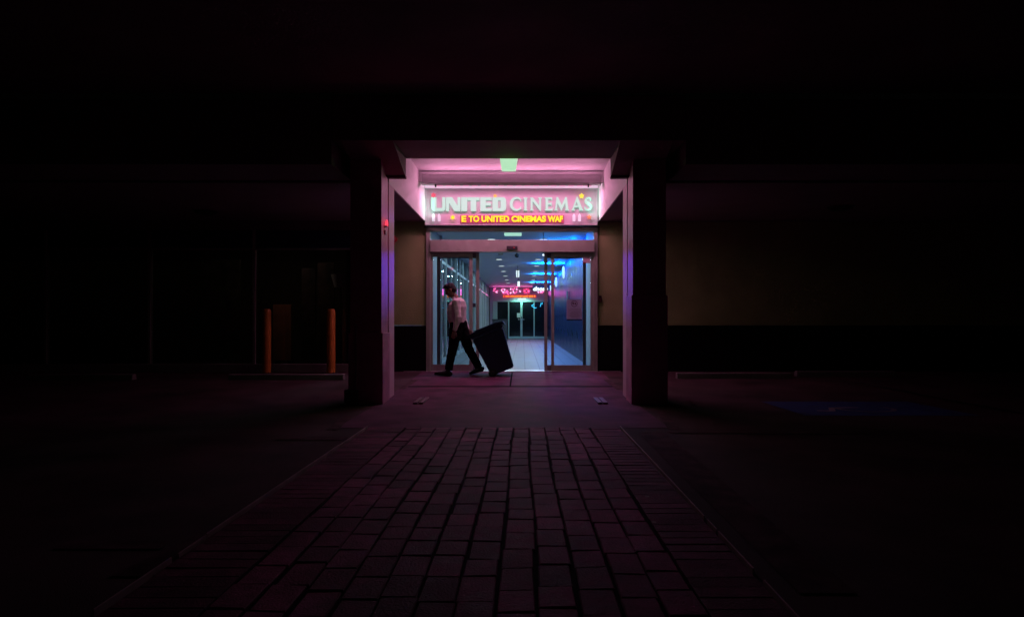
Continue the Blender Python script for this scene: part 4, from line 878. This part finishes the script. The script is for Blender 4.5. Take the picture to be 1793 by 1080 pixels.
# hands with separate fingers
def hand(wr, dirv, side, curl, name='hand'):
    h = MB(); d = dirv.normalized(); yv = Vector((0, 1, 0)); n_ = d.cross(yv).normalized()   # n_: width direction of the palm seen from the side
    h.tube([wr-d*0.02, wr+d*0.02, wr+d*0.055, wr+d*0.088], [0.026, 0.034, 0.040, 0.036], seg=14, ry=[0.02, 0.018, 0.016, 0.014], round_=False)
    for k, L0 in enumerate((0.066, 0.075, 0.070, 0.056)):
        off = n_*(0.030-0.020*k); p = wr+d*0.084+off; pts = [p]; dd = d.copy(); a = curl
        for q, seg_l in enumerate((0.45, 0.32, 0.23)):
            dd = (Matrix.Rotation(side*R(a*(0.8+0.25*q)), 3, n_)@dd).normalized(); p = p+dd*L0*seg_l*1.1; pts.append(p)
        h.tube(pts, [0.0095, 0.009, 0.0082, 0.0068], seg=8, round_=True)
    p = wr+d*0.028+n_*0.032; dd = (d+n_*0.75).normalized(); pts = [p, p+dd*0.03, p+dd*0.03+(d*0.9+n_*0.15+yv*side*0.35).normalized()*0.045]
    h.tube(pts, [0.013, 0.011, 0.008], seg=8, round_=True)
    return obj(name, remesh(h, 0.004, 1), M_skin, man, smooth=True)
hand(WRn, Vector((-0.22, 0.02, -1)), 1, 24)
hand(WRf, Vector((0.45, 0.0, -0.62)), -1, 38)
# clothes
c = MB()
c.tube([P(800, 522.5), P(801.5, 527.5), P(801, 535), P(799.5, 545), P(799.8, 554), P(801.5, 563.5), P(802, 568)], [0.075, 0.135, 0.170, 0.180, 0.178, 0.162, 0.150], seg=30, ry=[0.075, 0.175, 0.195, 0.190, 0.180, 0.178, 0.17])
c.tube([SHn+Vector((0, .05, .01)), SHn, (SHn+ELn)/2, ELn, (ELn+WRn)/2, WRn+Vector((0, 0, .005))], [0.075, 0.080, 0.070, 0.062, 0.054, 0.040], seg=18)
c.tube([SHf-Vector((0, .05, -.01)), SHf, (SHf+ELf)/2, ELf, (ELf+WRf)/2, WRf+Vector((0, 0, .005))], [0.075, 0.080, 0.070, 0.062, 0.054, 0.040], seg=18)
c.ball(SHn, (0.082, 0.07, 0.07)); c.ball(SHf, (0.082, 0.07, 0.07))
shirt = remesh(c, 0.009, 4)
for v in shirt.bm.verts:
    q = v.co; k = math.sin(q.z*46+q.x*22+q.y*15)*math.sin(q.x*38-q.z*18+1.3)
    v.co += v.normal*0.0025*k
sho = obj('shirt', shirt, M_shirt, man, smooth=True)
m = MB(); m.tube([P(795.5, 524.5), P(797.5, 520.5)], [0.078, 0.066], seg=22, ry=[0.078, 0.062]); obj('collar', m, M_shirt, sho, smooth=True)
c = MB()
c.tube([P(802.5, 561), P(803, 567), P(803, 576)], [0.148, 0.150, 0.13], seg=26, ry=[0.165, 0.17, 0.16])
c.tube([HPn+Vector((0, 0, .02)), HPn.lerp(KNn, .3), HPn.lerp(KNn, .65), KNn, KNn.lerp(ANn, .5), ANn+Vector((.01, 0, -.015))], [0.130, 0.124, 0.100, 0.086, 0.078, 0.072], seg=18, ry=[0.10, 0.10, 0.085, 0.075, 0.068, 0.064])
c.tube([HPf+Vector((0, 0, .02)), HPf.lerp(KNf, .3), HPf.lerp(KNf, .65), KNf, KNf.lerp(ANf, .5), ANf+Vector((.005, 0, -.015))], [0.130, 0.124, 0.100, 0.086, 0.078, 0.070], seg=18, ry=[0.10, 0.10, 0.085, 0.075, 0.068, 0.062])
tr = remesh(c, 0.009, 4)
for v in tr.bm.verts:
    q = v.co; v.co += v.normal*0.004*math.sin(q.z*50+q.x*30)*math.sin(q.x*45)
obj('trousers', tr, M_trous, man, smooth=True)
# hair and shoes
h = MB(); h.ball(hv(0.022, 0, 0.032), (0.096, 0.081, 0.095), rot=tilt, seg=28); h.ball(hv(0.052, 0, -0.012), (0.066, 0.078, 0.078), rot=tilt, seg=20); h.ball(hv(-0.050, 0, 0.082), (0.040, 0.052, 0.030), rot=tilt, seg=18); h.ball(hv(-0.024, 0, 0.096), (0.060, 0.056, 0.034), rot=tilt, seg=18)
hh = remesh(h, 0.007, 1)
for v in hh.bm.verts:
    q = v.co; v.co += v.normal*0.004*math.sin(q.x*150+q.y*90)*math.sin(q.z*120)
obj('hair', hh, M_hair, man, smooth=True)
def shoe(heel, toe, yy, name='shoe'):
    s_ = MB(); H_ = Vector(heel)+Vector((0, yy, 0)); T_ = Vector(toe)+Vector((0, yy, 0)); d = T_-H_
    up = Vector((0, 0, 1)); nrm = Vector((-d.z, 0, d.x)).normalized(); nrm = nrm if nrm.z > 0 else -nrm
    s_.tube([H_+nrm*0.045, H_+d*0.18+nrm*0.050, H_+d*0.45+nrm*0.042, H_+d*0.75+nrm*0.034, H_+d*0.95+nrm*0.026], [0.040, 0.046, 0.042, 0.033, 0.020], seg=16, ry=[0.034, 0.040, 0.044, 0.050, 0.034], round_=True)
    s_.tube([H_+d*0.16+nrm*0.05, H_+d*0.18+nrm*0.105], [0.046, 0.048], seg=14)
    o = obj(name, remesh(s_, 0.006, 2), M_shoe, man, smooth=True)
    q = MB(); q.tube([H_-d*0.02+nrm*0.004, H_+d*0.5+nrm*0.004, H_+d*0.98+nrm*0.006], [0.010, 0.009, 0.008], seg=12, ry=[0.038, 0.042, 0.036]); obj('sole', q, M_rubber, o)
zg = gz(12.44)
shoe(Vector((P(789.6, 0).x, PD, zg+0.006)), Vector((P(762, 0).x, PD, zg+0.028)), -0.11)
shoe(Vector((P(845, 0).x, PD, gz(12.66)+0.075)), Vector((P(821.5, 0).x, PD, gz(12.66)+0.004)), 0.11)
